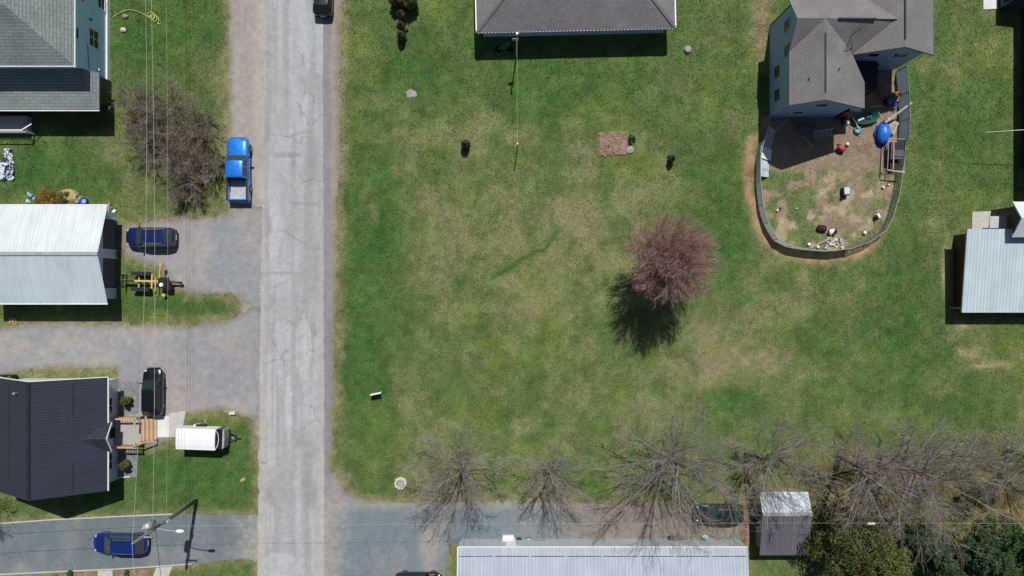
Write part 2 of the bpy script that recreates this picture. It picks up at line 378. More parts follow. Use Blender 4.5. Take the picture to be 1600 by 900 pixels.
# lawn albedo
G0 = np.array((0.083, 0.133, 0.043)); lawn = np.ones(PX.shape + (1,)) * G0
dry = 0.10 + 0.45 * (big - 0.5) + 1.45 * (mid - 0.5)
dry += 0.17 * np.sin((PX + (PY - 250) * .12) / 8.0) * sm(PX, 1410, 1450) * sm(620 - PY, 0, 120)
centre = sm(PX, 525, 640) * sm(1600 - PX, 60, 330) * sm(PY, 60, 260)
dry += 0.10 * centre
dry += 0.36 * blob(870, 350, 190, 120, -.1) + 0.22 * blob(690, 330, 90, 80) + 0.35 * blob(630, 220, 60, 40) + 0.30 * blob(775, 200, 60, 40)
dry += 0.35 * blob(1165, 560, 110, 70) + 0.2 * blob(900, 450, 160, 60) + 0.30 * blob(720, 690, 130, 60) + 0.20 * blob(1030, 620, 120, 60)
dry += 0.25 * blob(1260, 470, 120, 40) + 0.25 * blob(1505, 545, 90, 22, .35) + 0.25 * blob(1490, 320, 18, 120, .12, .4) + 0.30 * blob(1500, 130, 14, 80, .05, .3)
dry += 0.30 * np.exp(-((PX - 535) / 10) ** 2) + 0.3 * blob(325, 90, 30, 70) + 0.45 * blob(195, 270, 16, 60, -.5, .4) + 0.3 * blob(350, 150, 14, 90, 0, .4)
for tx in (936, 957): dry += 0.28 * np.exp(-((PX + wx * .15 - tx) / 4.5) ** 2) * sm(PY, 350, 390) * sm(530 - PY, 0, 60)
for tx, ty in ((1462, 250), (1478, 250), (1508, 250), (1528, 250)): dry += 0.22 * np.exp(-((PX + wx * .2 - tx + (PY - 250) * .12) / 8) ** 2) * sm(500 - PY, 0, 100)
lush = 0.9 * blob(590, 320, 60, 90) + 0.7 * blob(575, 560, 50, 200) + 0.9 * blob(1150, 625, 52, 22, 0, .5) + 0.7 * blob(1515, 630, 26, 22, 0, .4) + 0.5 * blob(1400, 480, 90, 160) \
    + 0.6 * blob(785, 655, 40, 26) + 0.9 * blob(260, 40, 110, 80) + 0.8 * blob(70, 265, 110, 50) + 0.8 * blob(300, 740, 150, 80) + 0.8 * blob(280, 475, 100, 18, 0, .4) + 0.5 * blob(1520, 200, 70, 130) \
    + 0.6 * blob(1130, 330, 60, 110) + 0.55 * blob(880, 130, 170, 60) + 0.5 * blob(640, 100, 70, 60) + 0.45 * blob(1270, 530, 60, 45) + 0.5 * blob(330, 890, 60, 20)
arc = segd([(884, 292), (866, 305), (864, 335), (868, 362), (852, 388), (820, 402), (785, 424), (770, 432)], 0.12)
lush += 0.95 * np.exp(-(arc / 4.2) ** 2) * sm(fbm(XX * .9, YY * .9, 23), .34, .52)
dry = np.clip(dry - 0.75 * lush, 0, 1)
clump = fbm(XX * 1.3, YY * 1.3, 25, 3)
lawn = mixn(lawn, (0.043, 0.104, 0.025), 0.85 * np.clip(lush, 0, 1) + 0.5 * (mid - 0.5) + .55 * sm(clump, .52, .72))
lawn = mixn(lawn, (0.110, 0.160, 0.042), 0.9 * sm(fbm(XX * .35, YY * .35, 21), .5, .75) * (1 - np.clip(lush, 0, .8)))
lawn = mixn(lawn, (0.190, 0.188, 0.092), 0.68 * dry)
soil = 0.0 * PX
lawn = mixn(lawn, (0.33, 0.29, 0.19), .8 * np.clip(blob(1508, 543, 14, 6, .4, .5) + blob(1535, 565, 12, 5, .2, .5) + blob(1560, 570, 14, 5, .2, .5) + blob(1478, 420, 7, 50, 0, .3) + blob(1505, 508, 12, 6, 0, .3), 0, 1))
lawn = mixn(lawn, (0.10, 0.085, 0.055), .75 * np.clip(blob(275, 225, 62, 80, 0, .7), 0, 1))
lawn = mixn(lawn, (0.225, 0.205, 0.125), .6 * blob(905, 345, 34, 30, 0, .4) + .4 * blob(880, 318, 26, 18, 0, .4))
soil += 0.75 * blob(1160, 545, 26, 40) + 0.8 * blob(1215, 578, 40, 24) + 0.7 * blob(1120, 590, 60, 22) + 0.55 * blob(1100, 520, 34, 34) + 0.5 * blob(1085, 560, 40, 40)
soil += 0.6 * blob(578, 318, 10, 30, 0, .5) + 0.35 * blob(1040, 130, 40, 26) + 0.4 * blob(100, 330, 60, 10) + 0.35 * blob(760, 560, 30, 12) + 0.5 * blob(835, 480, 20, 14)
soil += 0.8 * blob(1000, 815, 320, 40, 0, .6) + 0.6 * blob(40, 585, 60, 14, 0, .4)
lawn = mixn(lawn, (0.212, 0.172, 0.122), np.clip(soil, 0, 1) * sm(fbm(XX * .9, YY * .9, 27, 4), .36, .62) * (0.5 + 0.9 * (fine - 0.2)))
# straw round the pen, litter by the house, pen floor
ring = segd(PEN[:13]); out = pen < 0
rw = out * np.exp(-((ring - 9 + (mid - .5) * 14) / 10) ** 2) * sm(1392 - PX, 0, 25) * sm(PY, 195, 215); soil = soil + 1.1 * rw
lawn = mixn(lawn, (0.30, 0.21, 0.135), out * np.exp(-((ring - 9 + (mid - .5) * 14) / 10) ** 2) * (0.9 + 0.8 * (fine - .5)) * sm(1392 - PX, 0, 25) * sm(PY, 195, 215))
pf = sm(pen, -2, 3) * sm(PY, 100, 104)
bare = mixn(np.ones(PX.shape + (1,)) * np.array((0.225, 0.180, 0.138)), (0.33, 0.28, 0.19), sm(fbm(XX * 1.5, YY * 1.5, 43, 3), .46, .66) * sm(PY, 245, 290))
bare = mixn(bare, (0.095, 0.145, 0.048), 0.9 * sm(fbm(XX * 1.1, YY * 1.1, 41), .38, .54) * sm(PY, 250, 275) * (1 - .7 * blob(1330, 300, 30, 60)) * (1 - 0.7 * np.exp(-((PX - 1345 + (PY - 260) * .35) / 16) ** 2)))
lawn = np.where(pf[..., None] > 0, lawn * (1 - pf[..., None]) + bare * pf[..., None], lawn); dry = np.where(pf > .5, 0.12, dry)
lit = 0.9 * np.exp(-((PX - 1190 - fx_ * 14) / 14) ** 2) * sm(120 - PY, 0, 60)
lawn = mixn(lawn, (0.24, 0.185, 0.115), lit)
litter = np.clip(0.95 * blob(1330, 785, 75, 75, 0, 1.2) + 0.9 * blob(1440, 742, 90, 30) + 0.8 * blob(1560, 800, 70, 60) + .6 * blob(1500, 870, 120, 60), 0, 1)
lawn = mixn(lawn, (0.20, 0.145, 0.075), litter * (0.45 + 0.9 * (mid - .1)))
lawn = mixn(lawn, (0.075, 0.085, 0.032), 0.7 * sm(PY, 640, 720) * sm(PX, 1180, 1300) * sm(fbm(XX * .8, YY * .8, 51), .45, .7))
# worn verge along every made surface
edge = sm(any_hard, -16, 0) * (0.45 + 0.9 * (fine - .3)) ; lawn = mixn(lawn, (0.24, 0.205, 0.135), 0.85 * edge)
dry = np.clip(dry + 0.3 * edge, 0, 1) * (1 - np.clip(1.3 * np.clip(soil, 0, 1) * 0.3, 0, .8))
lawn *= ((0.82 + 0.36 * fine + 0.12 * (vnoise(XX * 4, YY * 4, 61) - .5)) * (1 + .5 * (fbm(XX * .9, YY * .9, 63, 3) - .5)))[..., None] * np.array((1.16, 1.12, 1.06))

def put_tint(me, cols, alpha):
    a = me.color_attributes.new('tint', 'FLOAT_COLOR', 'POINT')
    arr = np.concatenate([cols, alpha[:, None]], 1).astype(np.float32); a.data.foreach_set('color', arr.ravel())
ny, nx = XX.shape
idx = np.arange(nx * ny).reshape(ny, nx)
quads = np.stack([idx[:-1, :-1], idx[:-1, 1:], idx[1:, 1:], idx[1:, :-1]], -1).reshape(-1, 4)
gm = bpy.data.meshes.new('ground')
zz = 0.05 * (fbm(XX * .3, YY * .3, 71) - .5) * (np.abs(XX) < 60) * (np.abs(YY) < 36) * np.clip(-any_hard / 40, 0, 1) + 0.022 * (fine - .5) * np.clip(-any_hard / 10, 0, 1) - 0.022
vv = np.stack([XX, YY, zz], -1).reshape(-1, 3)
gm.vertices.add(len(vv)); gm.vertices.foreach_set('co', vv.astype(np.float32).ravel())
gm.loops.add(quads.size); gm.loops.foreach_set('vertex_index', quads.astype(np.int32).ravel())
gm.polygons.add(len(quads)); gm.polygons.foreach_set('loop_start', np.arange(0, quads.size, 4, dtype=np.int32))
gm.update(); gm.validate(); put_tint(gm, lawn.reshape(-1, 3), dry.reshape(-1)); gm.materials.append(M['grass'])
gm.polygons.foreach_set('use_smooth', [True] * len(gm.polygons))
ground = add(bpy.data.objects.new('ground', gm)); tag(ground, 'wide spring lawn with green and dry straw patches', 'lawn', kind='structure')

def sheet(name, F, z, m, cols, label, cat):
    """cut a sheet out of the grid where F > 0, with interpolated edges"""
    if m is M['gravel']: cols = mixn(cols, (0.215, 0.19, 0.125), .85 * sm(-F + fx_ * 6, -11, 1))
    verts = []; tint = []; key = {}; faces = []
    def corner_(j, i):
        k = (j, i)
        if k not in key: key[k] = len(verts); verts.append((GX[i], GY[j], z)); tint.append(cols[j, i])
        return key[k]
    def cross_(a, b):
        k = (a, b) if a < b else (b, a)
        if k not in key:
            fa, fb = F[a], F[b]; t = fa / (fa - fb); key[k] = len(verts)
            verts.append((GX[a[1]] + (GX[b[1]] - GX[a[1]]) * t, GY[a[0]] + (GY[b[0]] - GY[a[0]]) * t, z)); tint.append(cols[a] * (1 - t) + cols[b] * t)
        return key[k]
    pos_ = F > 0; anyc = pos_[:-1, :-1] | pos_[1:, :-1] | pos_[:-1, 1:] | pos_[1:, 1:]
    for j, i in np.argwhere(anyc):
        cs = [(j, i), (j, i + 1), (j + 1, i + 1), (j + 1, i)]; poly = []
        for a, b in zip(cs, cs[1:] + cs[:1]):
            if pos_[a]: poly.append(corner_(*a))
            if pos_[a] != pos_[b]: poly.append(cross_(a, b))
        if len(poly) > 2: faces.append(poly)
    me = bpy.data.meshes.new(name); me.from_pydata(verts, [], faces); me.materials.append(m)
    put_tint(me, np.array(tint), np.zeros(len(tint))); me.update()
    return tag(add(bpy.data.objects.new(name, me)), label, cat, kind='structure')
one = np.ones(PX.shape + (1,))
streak = fbm(XX * 1.6, YY * .07, 81, 4); streak2 = fbm(XX * 3.2, YY * .10, 83, 3); blotch = fbm(XX * .5, YY * .3, 85)
gcol = one * np.array((0.285, 0.275, 0.285))
gcol = mixn(gcol, (0.335, 0.315, 0.295), .8 * sm(fbm(XX * .25, YY * .25, 91), .45, .70)); gcol = mixn(gcol, (0.36, 0.33, 0.285), .8 * blob(60, 545, 90, 22) + .6 * blob(300, 490, 70, 10, -.1) + .7 * blob(272, 625, 20, 36, 0, .4))
gcol = mixn(gcol, (0.245, 0.265, 0.285), .8 * sm(fbm(XX * .3, YY * .3, 93), .5, .7))
gcol *= (0.86 + .28 * fine)[..., None]
sl = one * np.array((0.325, 0.300, 0.280)); sl = mixn(sl, (0.28, 0.265, 0.27), sm(streak, .45, .65)); sl = mixn(sl, (0.40, .36, .31), sm(PX, 388, 410) * .8); sl *= (0.86 + .28 * fine)[..., None]
sr = one * np.array((0.235, 0.224, 0.238)); sr = mixn(sr, (0.31, 0.27, 0.225), sm(PX + fx_ * 10, 514, 522) * sm(480 - PY, 0, 60)); sr = mixn(sr, (0.25, .24, .255), sm(streak2, .5, .7) * .6)
sr = mixn(sr, (0.30, 0.285, 0.275), sm(PY, 700, 780) * .7); sr *= (0.88 + .24 * fine)[..., None]
rc = one * np.array((0.380, 0.390, 0.402)); rc = mixn(rc, (0.312, 0.316, 0.325), sm(streak, .42, .62)); rc = mixn(rc, (0.43, 0.45, 0.465), .7 * sm(streak2, .54, .78))
rc = mixn(rc, (0.325, 0.322, 0.33), .7 * sm(blotch, .5, .68)); rc = mixn(rc, (0.40, .375, .345), .9 * np.exp(-((PX - 409) / 7) ** 2) + .8 * np.exp(-((PX - 500) / 4) ** 2) * sm(PY, 250, 420))
for cx, cy, rx, ry in ((488, 255, 10, 40), (492, 430, 5, 30), (489, 530, 4, 40), (483, 740, 9, 34), (490, 775, 12, 22), (470, 690, 6, 8), (420, 775, 6, 18), (418, 340, 6, 14), (452, 245, 16, 4), (422, 470, 4, 14), (415, 210, 5, 40), (474, 140, 2, 12), (473, 100, 2, 6)):
    rc = mixn(rc, (0.255, 0.245, 0.25), .62 * blob(cx, cy, rx, ry, 0, .25))
seam = np.exp(-((PY - 316 - (PX - 450) * .06 + wy * .12) / 1.8) ** 2) * sm(PX, 448, 455) + np.exp(-((PY - 427 + wy * .1) / 1.6) ** 2) * sm(480 - PX, 0, 20)
rc = mixn(rc, (0.22, 0.215, 0.215), .6 * seam * (PX < 495)); rc *= (0.93 + .14 * fine)[..., None]
lw = one * np.array((0.140, 0.172, 0.190)); lw = mixn(lw, (0.175, 0.195, 0.205), sm(blotch, .48, .68)); lw = mixn(lw, (0.33, 0.31, 0.285), sm(PX + fx_ * 60, 345, 420))
lw = mixn(lw, (0.27, 0.255, 0.235), .8 * blob(35, 890, 14, 12, 0, .2) + .5 * blob(300, 872, 60, 10)); lw *= (0.9 + .2 * fine)[..., None]
le = one * np.array((0.165, 0.202, 0.228)); le = mixn(le, (0.22, 0.225, 0.23), .8 * sm(blotch, .5, .66)); le = mixn(le, (0.32, 0.295, 0.27), sm(560 - PX + fx_ * 40, 0, 60) + .9 * blob(675, 860, 16, 60, 0, .6) + .6 * np.exp(-((PY - 788) / 9) ** 2))
le = mixn(le, (0.24, 0.20, 0.165), sm(PX, 800, 960) * .85); le *= (0.9 + .2 * fine)[..., None]
sheet('gravel_shoulder', shoulder_l, 0.000, M['gravel'], sl, 'tan gravel shoulder where the bright blue pickup stands', 'gravel')
sheet('gravel_shoulder', np.maximum(shoulder_r, corner), 0.000, M['gravel'], sr, 'grey gravel shoulder between the road and the big lawn', 'gravel')
sheet('gravel_driveway', drive_n, 0.006, M['gravel'], gcol, 'gravel driveway in front of the white metal roofed garage', 'driveway')
sheet('gravel_driveway', drive_s, 0.0025, M['gravel'], gcol, 'wide gravel driveway beside the dark roofed house', 'driveway')
sheet('side_lane', lane_w, 0.011, M['asphalt'], lw, 'blue grey asphalt lane with a dark blue car on it', 'lane')
sheet('side_lane', lane_e, 0.011, M['asphalt'], le, 'patched asphalt lane beside the long white metal roof', 'lane')
rd = sheet('road', road, 0.017, M['asphalt'], rc, 'pale worn asphalt road with patches and cracks', 'road')
def patch(F, col, name='road_patch'):
    patch.z += .0012; o = sheet(name, F + fx_ * 5, patch.z, M['asphalt'], (rc * .55 + .45 * np.array(col)) * (0.9 + .2 * fine)[..., None], None, None); o.parent = rd; del o['kind']; return o
patch.z = .020
el = lambda cx, cy, rx, ry: (1 - np.hypot((PX + wx * .12 - cx) / rx, (PY + wy * .12 - cy) / ry)) * min(rx, ry)
patch(el(487, 770, 10, 22), (.285, .28, .29)); patch(el(483, 722, 7, 20), (.30, .295, .295)); patch(el(472, 150, 3.5, 8), (.26, .26, .275)); patch(el(471, 127, 3, 5), (.26, .26, .275)); patch(el(472, 92, 2.5, 6), (.27, .27, .285)); patch(el(489, 520, 5, 34), (.30, .285, .28)); patch(el(474, 545, 13, 50), (.47, .48, .49)); patch(el(493, 395, 4, 18), (.29, .28, .275)); patch(el(452, 640, 5, 60), (.45, .465, .48)); patch(el(430, 365, 9, 45), (.44, .455, .47)); patch(el(440, 885, 30, 22), (.44, .455, .47)); patch(el(467, 690, 6, 5), (.28, .275, .27)); patch(el(450, 244, 22, 3), (.28, .28, .285)); patch(el(420, 355, 5, 14), (.29, .285, .285)); patch(el(420, 772, 5, 14), (.30, .295, .29)); patch(el(483, 60, 5, 60), (.41, .43, .455))
# short grass over the lawn: one triangle per tuft, coloured like the lawn under it
ng = 300000; rs = np.random.RandomState(5); bx_ = rs.uniform(-50, 50, ng); by_ = rs.uniform(-29.5, 29.5, ng)
def samp(A):
    i = np.clip(np.searchsorted(GX, bx_), 0, nx - 1); j = np.clip(np.searchsorted(GY, by_), 0, ny - 1); return A[j, i]
hardv = samp(any_hard); keep = (hardv < -1) | ((hardv < 10) & (rs.rand(ng) < .55 * (1 - np.clip(hardv, 0, 10) / 10))); keep &= rs.rand(ng) < np.clip(1.1 - samp(np.clip(soil, 0, 1)) - .75 * (samp(pf) > .5) * (samp(bare)[:, 1] > samp(bare)[:, 0] * 1.0).__invert__(), .06, 1)
gz = samp(zz)[keep]; gcol_ = samp(lawn)[keep]; gd = samp(dry)[keep]; bx_ = bx_[keep]; by_ = by_[keep]; ng = len(bx_)
an_ = rs.uniform(0, 2 * np.pi, ng); ln = rs.uniform(.07, .17, ng) * (1 + .25 * (1 - gd)); wd_ = rs.uniform(.03, .07, ng); tl = rs.uniform(.3, 1.1, ng)
ux, uy = np.cos(an_), np.sin(an_); v0 = np.stack([bx_ - uy * wd_, by_ + ux * wd_, gz - .01], -1); v1 = np.stack([bx_ + uy * wd_, by_ - ux * wd_, gz - .01], -1); v2 = np.stack([bx_ + ux * ln * np.sin(tl), by_ + uy * ln * np.sin(tl), gz + ln * np.cos(tl) * .8], -1)
vv = np.stack([v0, v1, v2], 1).reshape(-1, 3); gm = bpy.data.meshes.new('grass'); gm.vertices.add(len(vv)); gm.vertices.foreach_set('co', vv.astype(np.float32).ravel())
gm.loops.add(ng * 3); gm.loops.foreach_set('vertex_index', np.arange(ng * 3, dtype=np.int32)); gm.polygons.add(ng); gm.polygons.foreach_set('loop_start', np.arange(0, ng * 3, 3, dtype=np.int32)); gm.update(); gm.validate()
straw_ = (rs.rand(ng) < .05 + .4 * gd)[:, None]; tc = np.where(straw_, gcol_ * .45 + np.array((.24, .22, .12)) * .55, gcol_ * 1.12) * rs.uniform(.72, 1.28, ng)[:, None]
put_tint(gm, np.repeat(tc, 3, 0), np.zeros(ng * 3))
mg, nt, b_ = newmat('grass_blade'); nt.links.new(nd(nt, 'ShaderNodeAttribute', attribute_name='tint').outputs['Color'], b_.inputs['Base Color']); b_.inputs['Roughness'].default_value = .8; b_.inputs['Specular IOR Level'].default_value = .15
gm.materials.append(mg); tag(add(bpy.data.objects.new('grass', gm)), 'short uneven grass covering the lawns', 'grass', kind='stuff')
# kerbs and small paved pieces
def kerb(pts, label, w=0.11, h=0.10, name='kerb', m='concrete'):
    b = MB()
    for a, c in zip(pts[:-1], pts[1:]):
        (x0, y0), (x1, y1) = P(*a), P(*c); b.bar((x0, y0, h / 2 - .02), (x1, y1, h / 2 - .02), w, h)
    return tag(b.build(name, M[m]), label, 'kerb', kind='structure')
kerb([(-60, 822), (80, 812), (180, 807), (270, 803)], 'pale kerb between the asphalt lane and the dark roofed house lawn')
kerb([(-60, 900), (90, 893), (180, 889), (300, 881)], 'pale kerb along the planting beds beside the lane')
def slab_px(name, pts, z, m, label, cat, jit=0.0, kind='structure', t=0.06):
    return tag(MB().prism([P(*p) for p in pts], z - t, z).build(name, M[m]), label, cat, kind=kind)
slab_px('concrete_path', [(152, 960), (153, 892), (176, 891), (178, 960)], 0.03, 'concrete', 'narrow concrete path between two planting beds', 'path')
slab_px('concrete_path', [(226, 935), (244, 887), (270, 885), (250, 935)], 0.03, 'concrete', 'slanting concrete path beside the kerb end', 'path')
slab_px('planting_bed', [(0, 960), (0, 902), (54, 898), (54, 960)], 0.035, 'mulch', 'brown planting bed behind the lane kerb', 'planting bed')
slab_px('planting_bed', [(92, 960), (92, 896), (150, 893), (150, 960)], 0.035, 'mulch', 'brown planting bed between the narrow path and a bare gap', 'planting bed')
slab_px('planting_bed', [(180, 960), (180, 892), (236, 889), (218, 960)], 0.035, 'mulch', 'brown planting bed between the two concrete paths', 'planting bed')
slab_px('entry_slab', [(240, 650), (264, 650), (264, 683), (241, 683)], 0.035, 'pale_slab', 'white concrete slab at the foot of wooden steps', 'slab')
slab_px('entry_slab', [(264, 646), (290, 642), (284, 682), (264, 683)], 0.025, 'concrete', 'grey concrete apron beside the white slab', 'slab')
slab_px('gravel_bed', [(184, 596), (217, 596), (217, 646), (184, 646)], 0.022, 'bed_gravel', 'grey gravel bed beside the parked black car', 'gravel bed')
slab_px('gravel_bed', [(184, 698), (216, 698), (213, 746), (186, 747)], 0.022, 'bed_gravel', 'grey gravel bed by the wall near the downpipe', 'gravel bed')

# ------------------------------------------------------------------ buildings
def S(name, label, cat, xy, group=None, rz=0): return thing(name, label, cat, (xy[0], xy[1], 0), rz, group)
def wall_poly(parent, name, pts, m):
    """vertical wall panel from 3D points, 0.12 thick towards the inside"""
    pts = [Vector(p) for p in pts]; n = (pts[1] - pts[0]).cross(pts[2] - pts[0]).normalized(); k = len(pts)
    vs = pts + [p - n * 0.12 for p in pts]
    b = MB().add(vs, [tuple(range(k)), tuple(range(2 * k - 1, k - 1, -1))] + [(i, i + k, (i + 1) % k + k, (i + 1) % k) for i in range(k)])
    return b.build(name, m, parent)
def window(parent, c, u, w, h, panes=(1, 2), frame='white', name='window', glass='dark_glass'):
    """c centre on the wall, u horizontal unit vector with the outside on its right side"""
    u = Vector(u); n = Vector((u.y, -u.x, 0)); c = Vector(c); z = Vector((0, 0, 1))
    def rect(b, a0, a1, z0, z1, d0, d1):
        vs = [c + u * a + z * q + n * d for d in (d0, d1) for a, q in ((a0, z0), (a1, z0), (a1, z1), (a0, z1))]
        b.add(vs, [(3, 2, 1, 0), (4, 5, 6, 7), (0, 1, 5, 4), (1, 2, 6, 5), (2, 3, 7, 6), (3, 0, 4, 7)])
    g = MB(); rect(g, -w / 2, w / 2, -h / 2, h / 2, -.02, .015); o = g.build(name, M[glass], parent)
    f = MB(); t = 0.07
    rect(f, -w / 2 - t, w / 2 + t, h / 2, h / 2 + t, -.02, .05); rect(f, -w / 2 - t, w / 2 + t, -h / 2 - t, -h / 2, -.02, .07)
    rect(f, -w / 2 - t, -w / 2, -h / 2, h / 2, -.02, .05); rect(f, w / 2, w / 2 + t, -h / 2, h / 2, -.02, .05)
    for i in range(1, panes[0]): x = -w / 2 + w * i / panes[0]; rect(f, x - .03, x + .03, -h / 2, h / 2, .015, .04)
    for i in range(1, panes[1]): q = -h / 2 + h * i / panes[1]; rect(f, -w / 2, w / 2, q - .03, q + .03, .016, .039)
    f.build('frame', M[frame], o); return o
def roof_plane(parent, pts, m, u, t=0.14, name='roof'): return MB().slab(pts, t, u).build(name, m, parent)
def strip(parent, a, b, w, t, m, name): return MB().bar(a, b, w, t).build(name, M[m], parent)
def panel_mesh(name, m, w, L, ribs=3, t=0.02, rib=0.035):
    """metal roofing sheet: x across (w), y up-slope (L), ribs along y"""
    b = MB(); b.box((w / 2, L / 2, 0), (w - 0.008, L, t))
    for k in range(ribs):
        x = w * (k + 0.5) / ribs; vs = []
        for y in (0.0, L): vs += [(x - .05, y, t / 2), (x - .02, y, t / 2 + rib), (x + .02, y, t / 2 + rib), (x + .05, y, t / 2)]
        b.add(vs, [(0, 1, 5, 4), (1, 2, 6, 5), (2, 3, 7, 6), (0, 3, 2, 1), (4, 5, 6, 7)])
    return b.mesh(name, m)
def metal_slope(parent, a, b, up, n, mesh_w, m, ribs=3):
    """panels from eave point a to b (world), rising along vector up; n panels sharing one mesh"""
    a, b, up = Vector(a), Vector(b), Vector(up); ev = b - a; w = ev.length / n; L = up.length
    x = ev.normalized(); y = up.normalized(); z = x.cross(y).normalized()
    if z.z < 0: a, b = b, a; x = -x; z = -z
    R = Matrix((x, y, z)).transposed().to_4x4(); me = panel_mesh('roof_panel', m, w, L, ribs)
    for i in range(n):
        o = bpy.data.objects.new('roof_panel', me); C.objects.link(o); o.parent = parent
        o.matrix_local = Matrix.Translation(a + x * w * i - WL[parent.name]) @ R
    return w
sh_dark = shingle('charcoal_shingle', (0.043, 0.047, 0.066), 0.25, 0.3, 0.6)
sh_grey = shingle('grey_shingle', (0.215, 0.205, 0.205), 0.22, 0.10, 0.32)
sh_mid = shingle('mauve_grey_shingle', (0.215, 0.205, 0.215), 0.2, 0.2, 0.30)
sh_green = shingle('green_grey_shingle', (0.225, 0.262, 0.258), 0.26, 0.14, 0.5, .9)
sd_blue = siding('blue_siding', (0.28, 0.43, 0.62)); sd_pale = siding('pale_blue_siding', (0.52, 0.76, 1.0)); sd_grey = siding('blue_grey_siding', (0.56, 0.68, 0.78))
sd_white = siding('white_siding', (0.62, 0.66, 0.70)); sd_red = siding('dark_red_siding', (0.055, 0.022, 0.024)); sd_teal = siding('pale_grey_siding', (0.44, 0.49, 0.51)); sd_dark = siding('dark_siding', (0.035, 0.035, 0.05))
mr_white = metal_roof('white_metal', (0.61, 0.67, 0.68), 0.06); mr_blue = metal_roof('blue_white_metal', (0.52, 0.60, 0.66), 0.1); mr_galv = metal_roof('galvanised_roof', (0.125, 0.128, 0.145), 0.5)
mr_char = metal_roof('charcoal_metal', (0.030, 0.034, 0.055)); mr_east = metal_roof('east_roof_metal', (0.47, 0.56, 0.61), 0.08); mr_south = metal_roof('long_roof_metal', (0.40, 0.45, 0.52), 0.1)
# --- garage, west
g = S('garage', 'garage with ribbed white metal roof and two dark doors', 'garage', P(60, 400))
X0, X1, YN, YS, YR = -46.5, -35.6, 7.27, -1.35, 2.96; HE, HR = 2.7, 4.2
wx0, wx1, wyn, wys = -46.1, -36.35, 6.9, -0.98
MB().prism([(wx0, wys), (wx1 - .14, wys), (wx1 - .14, wyn), (wx0, wyn)], -.05, HE - .02, False).build('wall', sd_grey, g)
wall_poly(g, 'gable_wall', [(wx1, wys, -.05), (wx1, wyn, -.05), (wx1, wyn, HE), (wx1, YR, HR - .12), (wx1, wys, HE)], sd_grey)
wall_poly(g, 'gable_wall', [(wx0, wyn, -.05), (wx0, wys, -.05), (wx0, wys, HE), (wx0, YR, HR - .12), (wx0, wyn, HE)], sd_grey)
metal_slope(g, (X0, YN, HE), (X1, YN, HE), (0, YR - YN, HR - HE), 12, 0.9, mr_white)
metal_slope(g, (X0, YS, HE), (X1, YS, HE), (0, YR - YS, HR - HE), 12, 0.9, mr_blue)  # slope facing away from the sun: its shade is put into the metal colour
MB().bar((X0, YR, HR + .04), (X1 + .02, YR, HR + .04), 0.3, 0.05).build('ridge_cap', M['galv'], g)
strip(g, (X0, YN + .05, HE - .02), (X1, YN + .05, HE - .02), .1, .12, 'white', 'gutter'); strip(g, (X0, YS - .05, HE - .02), (X1, YS - .05, HE - .02), .1, .12, 'white', 'gutter')
for yc in (4.85, 1.33):
    d = MB()
    for k in range(4): d.box((wx1 + .03, yc, .28 + k * .56), (.05, 2.7, .53))
    d = d.build('garage_door', M['grey_cover'], g)
    f = MB(); f.box((wx1 + .03, yc - 1.41, 1.12), (.07, .1, 2.3)); f.box((wx1 + .03, yc + 1.41, 1.12), (.07, .1, 2.3)); f.box((wx1 + .03, yc, 2.32), (.07, 2.92, .1)); f.build('frame', M['white'], d)
# --- dark roofed house, south-west
g = S('house', 'house with ribbed charcoal metal roof and wooden entry deck', 'house', P(110, 680))
XE, XR, XW, YN, YS = -35.5, -40.4, -45.3, -7.85, -17.8; HE, HR = 2.9, 5.84
wxe, wxw, wyn, wys = -36.2, -44.8, -8.3, -17.35
hz = lambda x: HR - (HR - HE) * abs(x - XR) / (XE - XR)
MB().prism([(wxw, wys + .13), (wxe, wys + .13), (wxe, wyn - .13), (wxw, wyn - .13)], -.05, hz(wxe) - .14, False).build('wall', sd_white, g)
wall_poly(g, 'gable_wall', [(wxe, wyn, -.05), (wxw, wyn, -.05), (wxw, wyn, hz(wxw) - .15), (XR, wyn, HR - .15), (wxe, wyn, hz(wxe) - .15)], sd_white)
wall_poly(g, 'gable_wall', [(wxw, wys, -.05), (wxe, wys, -.05), (wxe, wys, hz(wxe) - .15), (XR, wys, HR - .15), (wxw, wys, hz(wxw) - .15)], sd_white)
metal_slope(g, (XE, YS, HE), (XE, YN, HE), (XR - XE, 0, HR - HE), 11, .9, mr_char, 4); metal_slope(g, (XW, YS, HE), (XW, YN, HE), (XR - XW, 0, HR - HE), 11, .9, mr_char, 4)
MB().bar((XR, YS + .1, HR + .02), (XR, YN - .1, HR + .02), .3, .05).build('ridge_cap', sh_dark, g)
for y0 in (YN + .03, ): 
    strip(g, (XE, y0, HE - .07), (XR, y0, HR - .07), .05, .2, 'white', 'fascia'); strip(g, (XW, y0, HE - .07), (XR - .02, y0, HR - .07), .05, .2, 'white', 'fascia')
strip(g, (XE + .05, YS, HE - .06), (XE + .05, YN, HE - .06), .1, .12, 'white', 'gutter')
MB().tube([(XE + .05, YS + .2, HE - .1), (wxe + .1, YS + .4, HE - .5), (wxe + .1, YS + .4, .15), (wxe + 1.1, YS + .45, .05)], .05, 6).build('downpipe', M['white'], g)
for y0, y1 in ((-8.2, -11.1), (-15.0, -17.6)): strip(g, (-37.7, y0, hz(-37.7) + .02), (-37.7, y1, hz(-37.7) + .02), .06, .03, 'black', 'roof_seam')
MB().lathe([(.07, 0), (.07, .45), (.1, .45), (.1, .5)], 10, (-42.0, -8.9, hz(-42.0) - .03)).build('vent_pipe', M['galv'], g)
strip(g, (-43.2, YN - .3, hz(-43.2) + .02), (-43.2, -17, hz(-43.2) + .02), .05, .03, 'black', 'roof_seam')
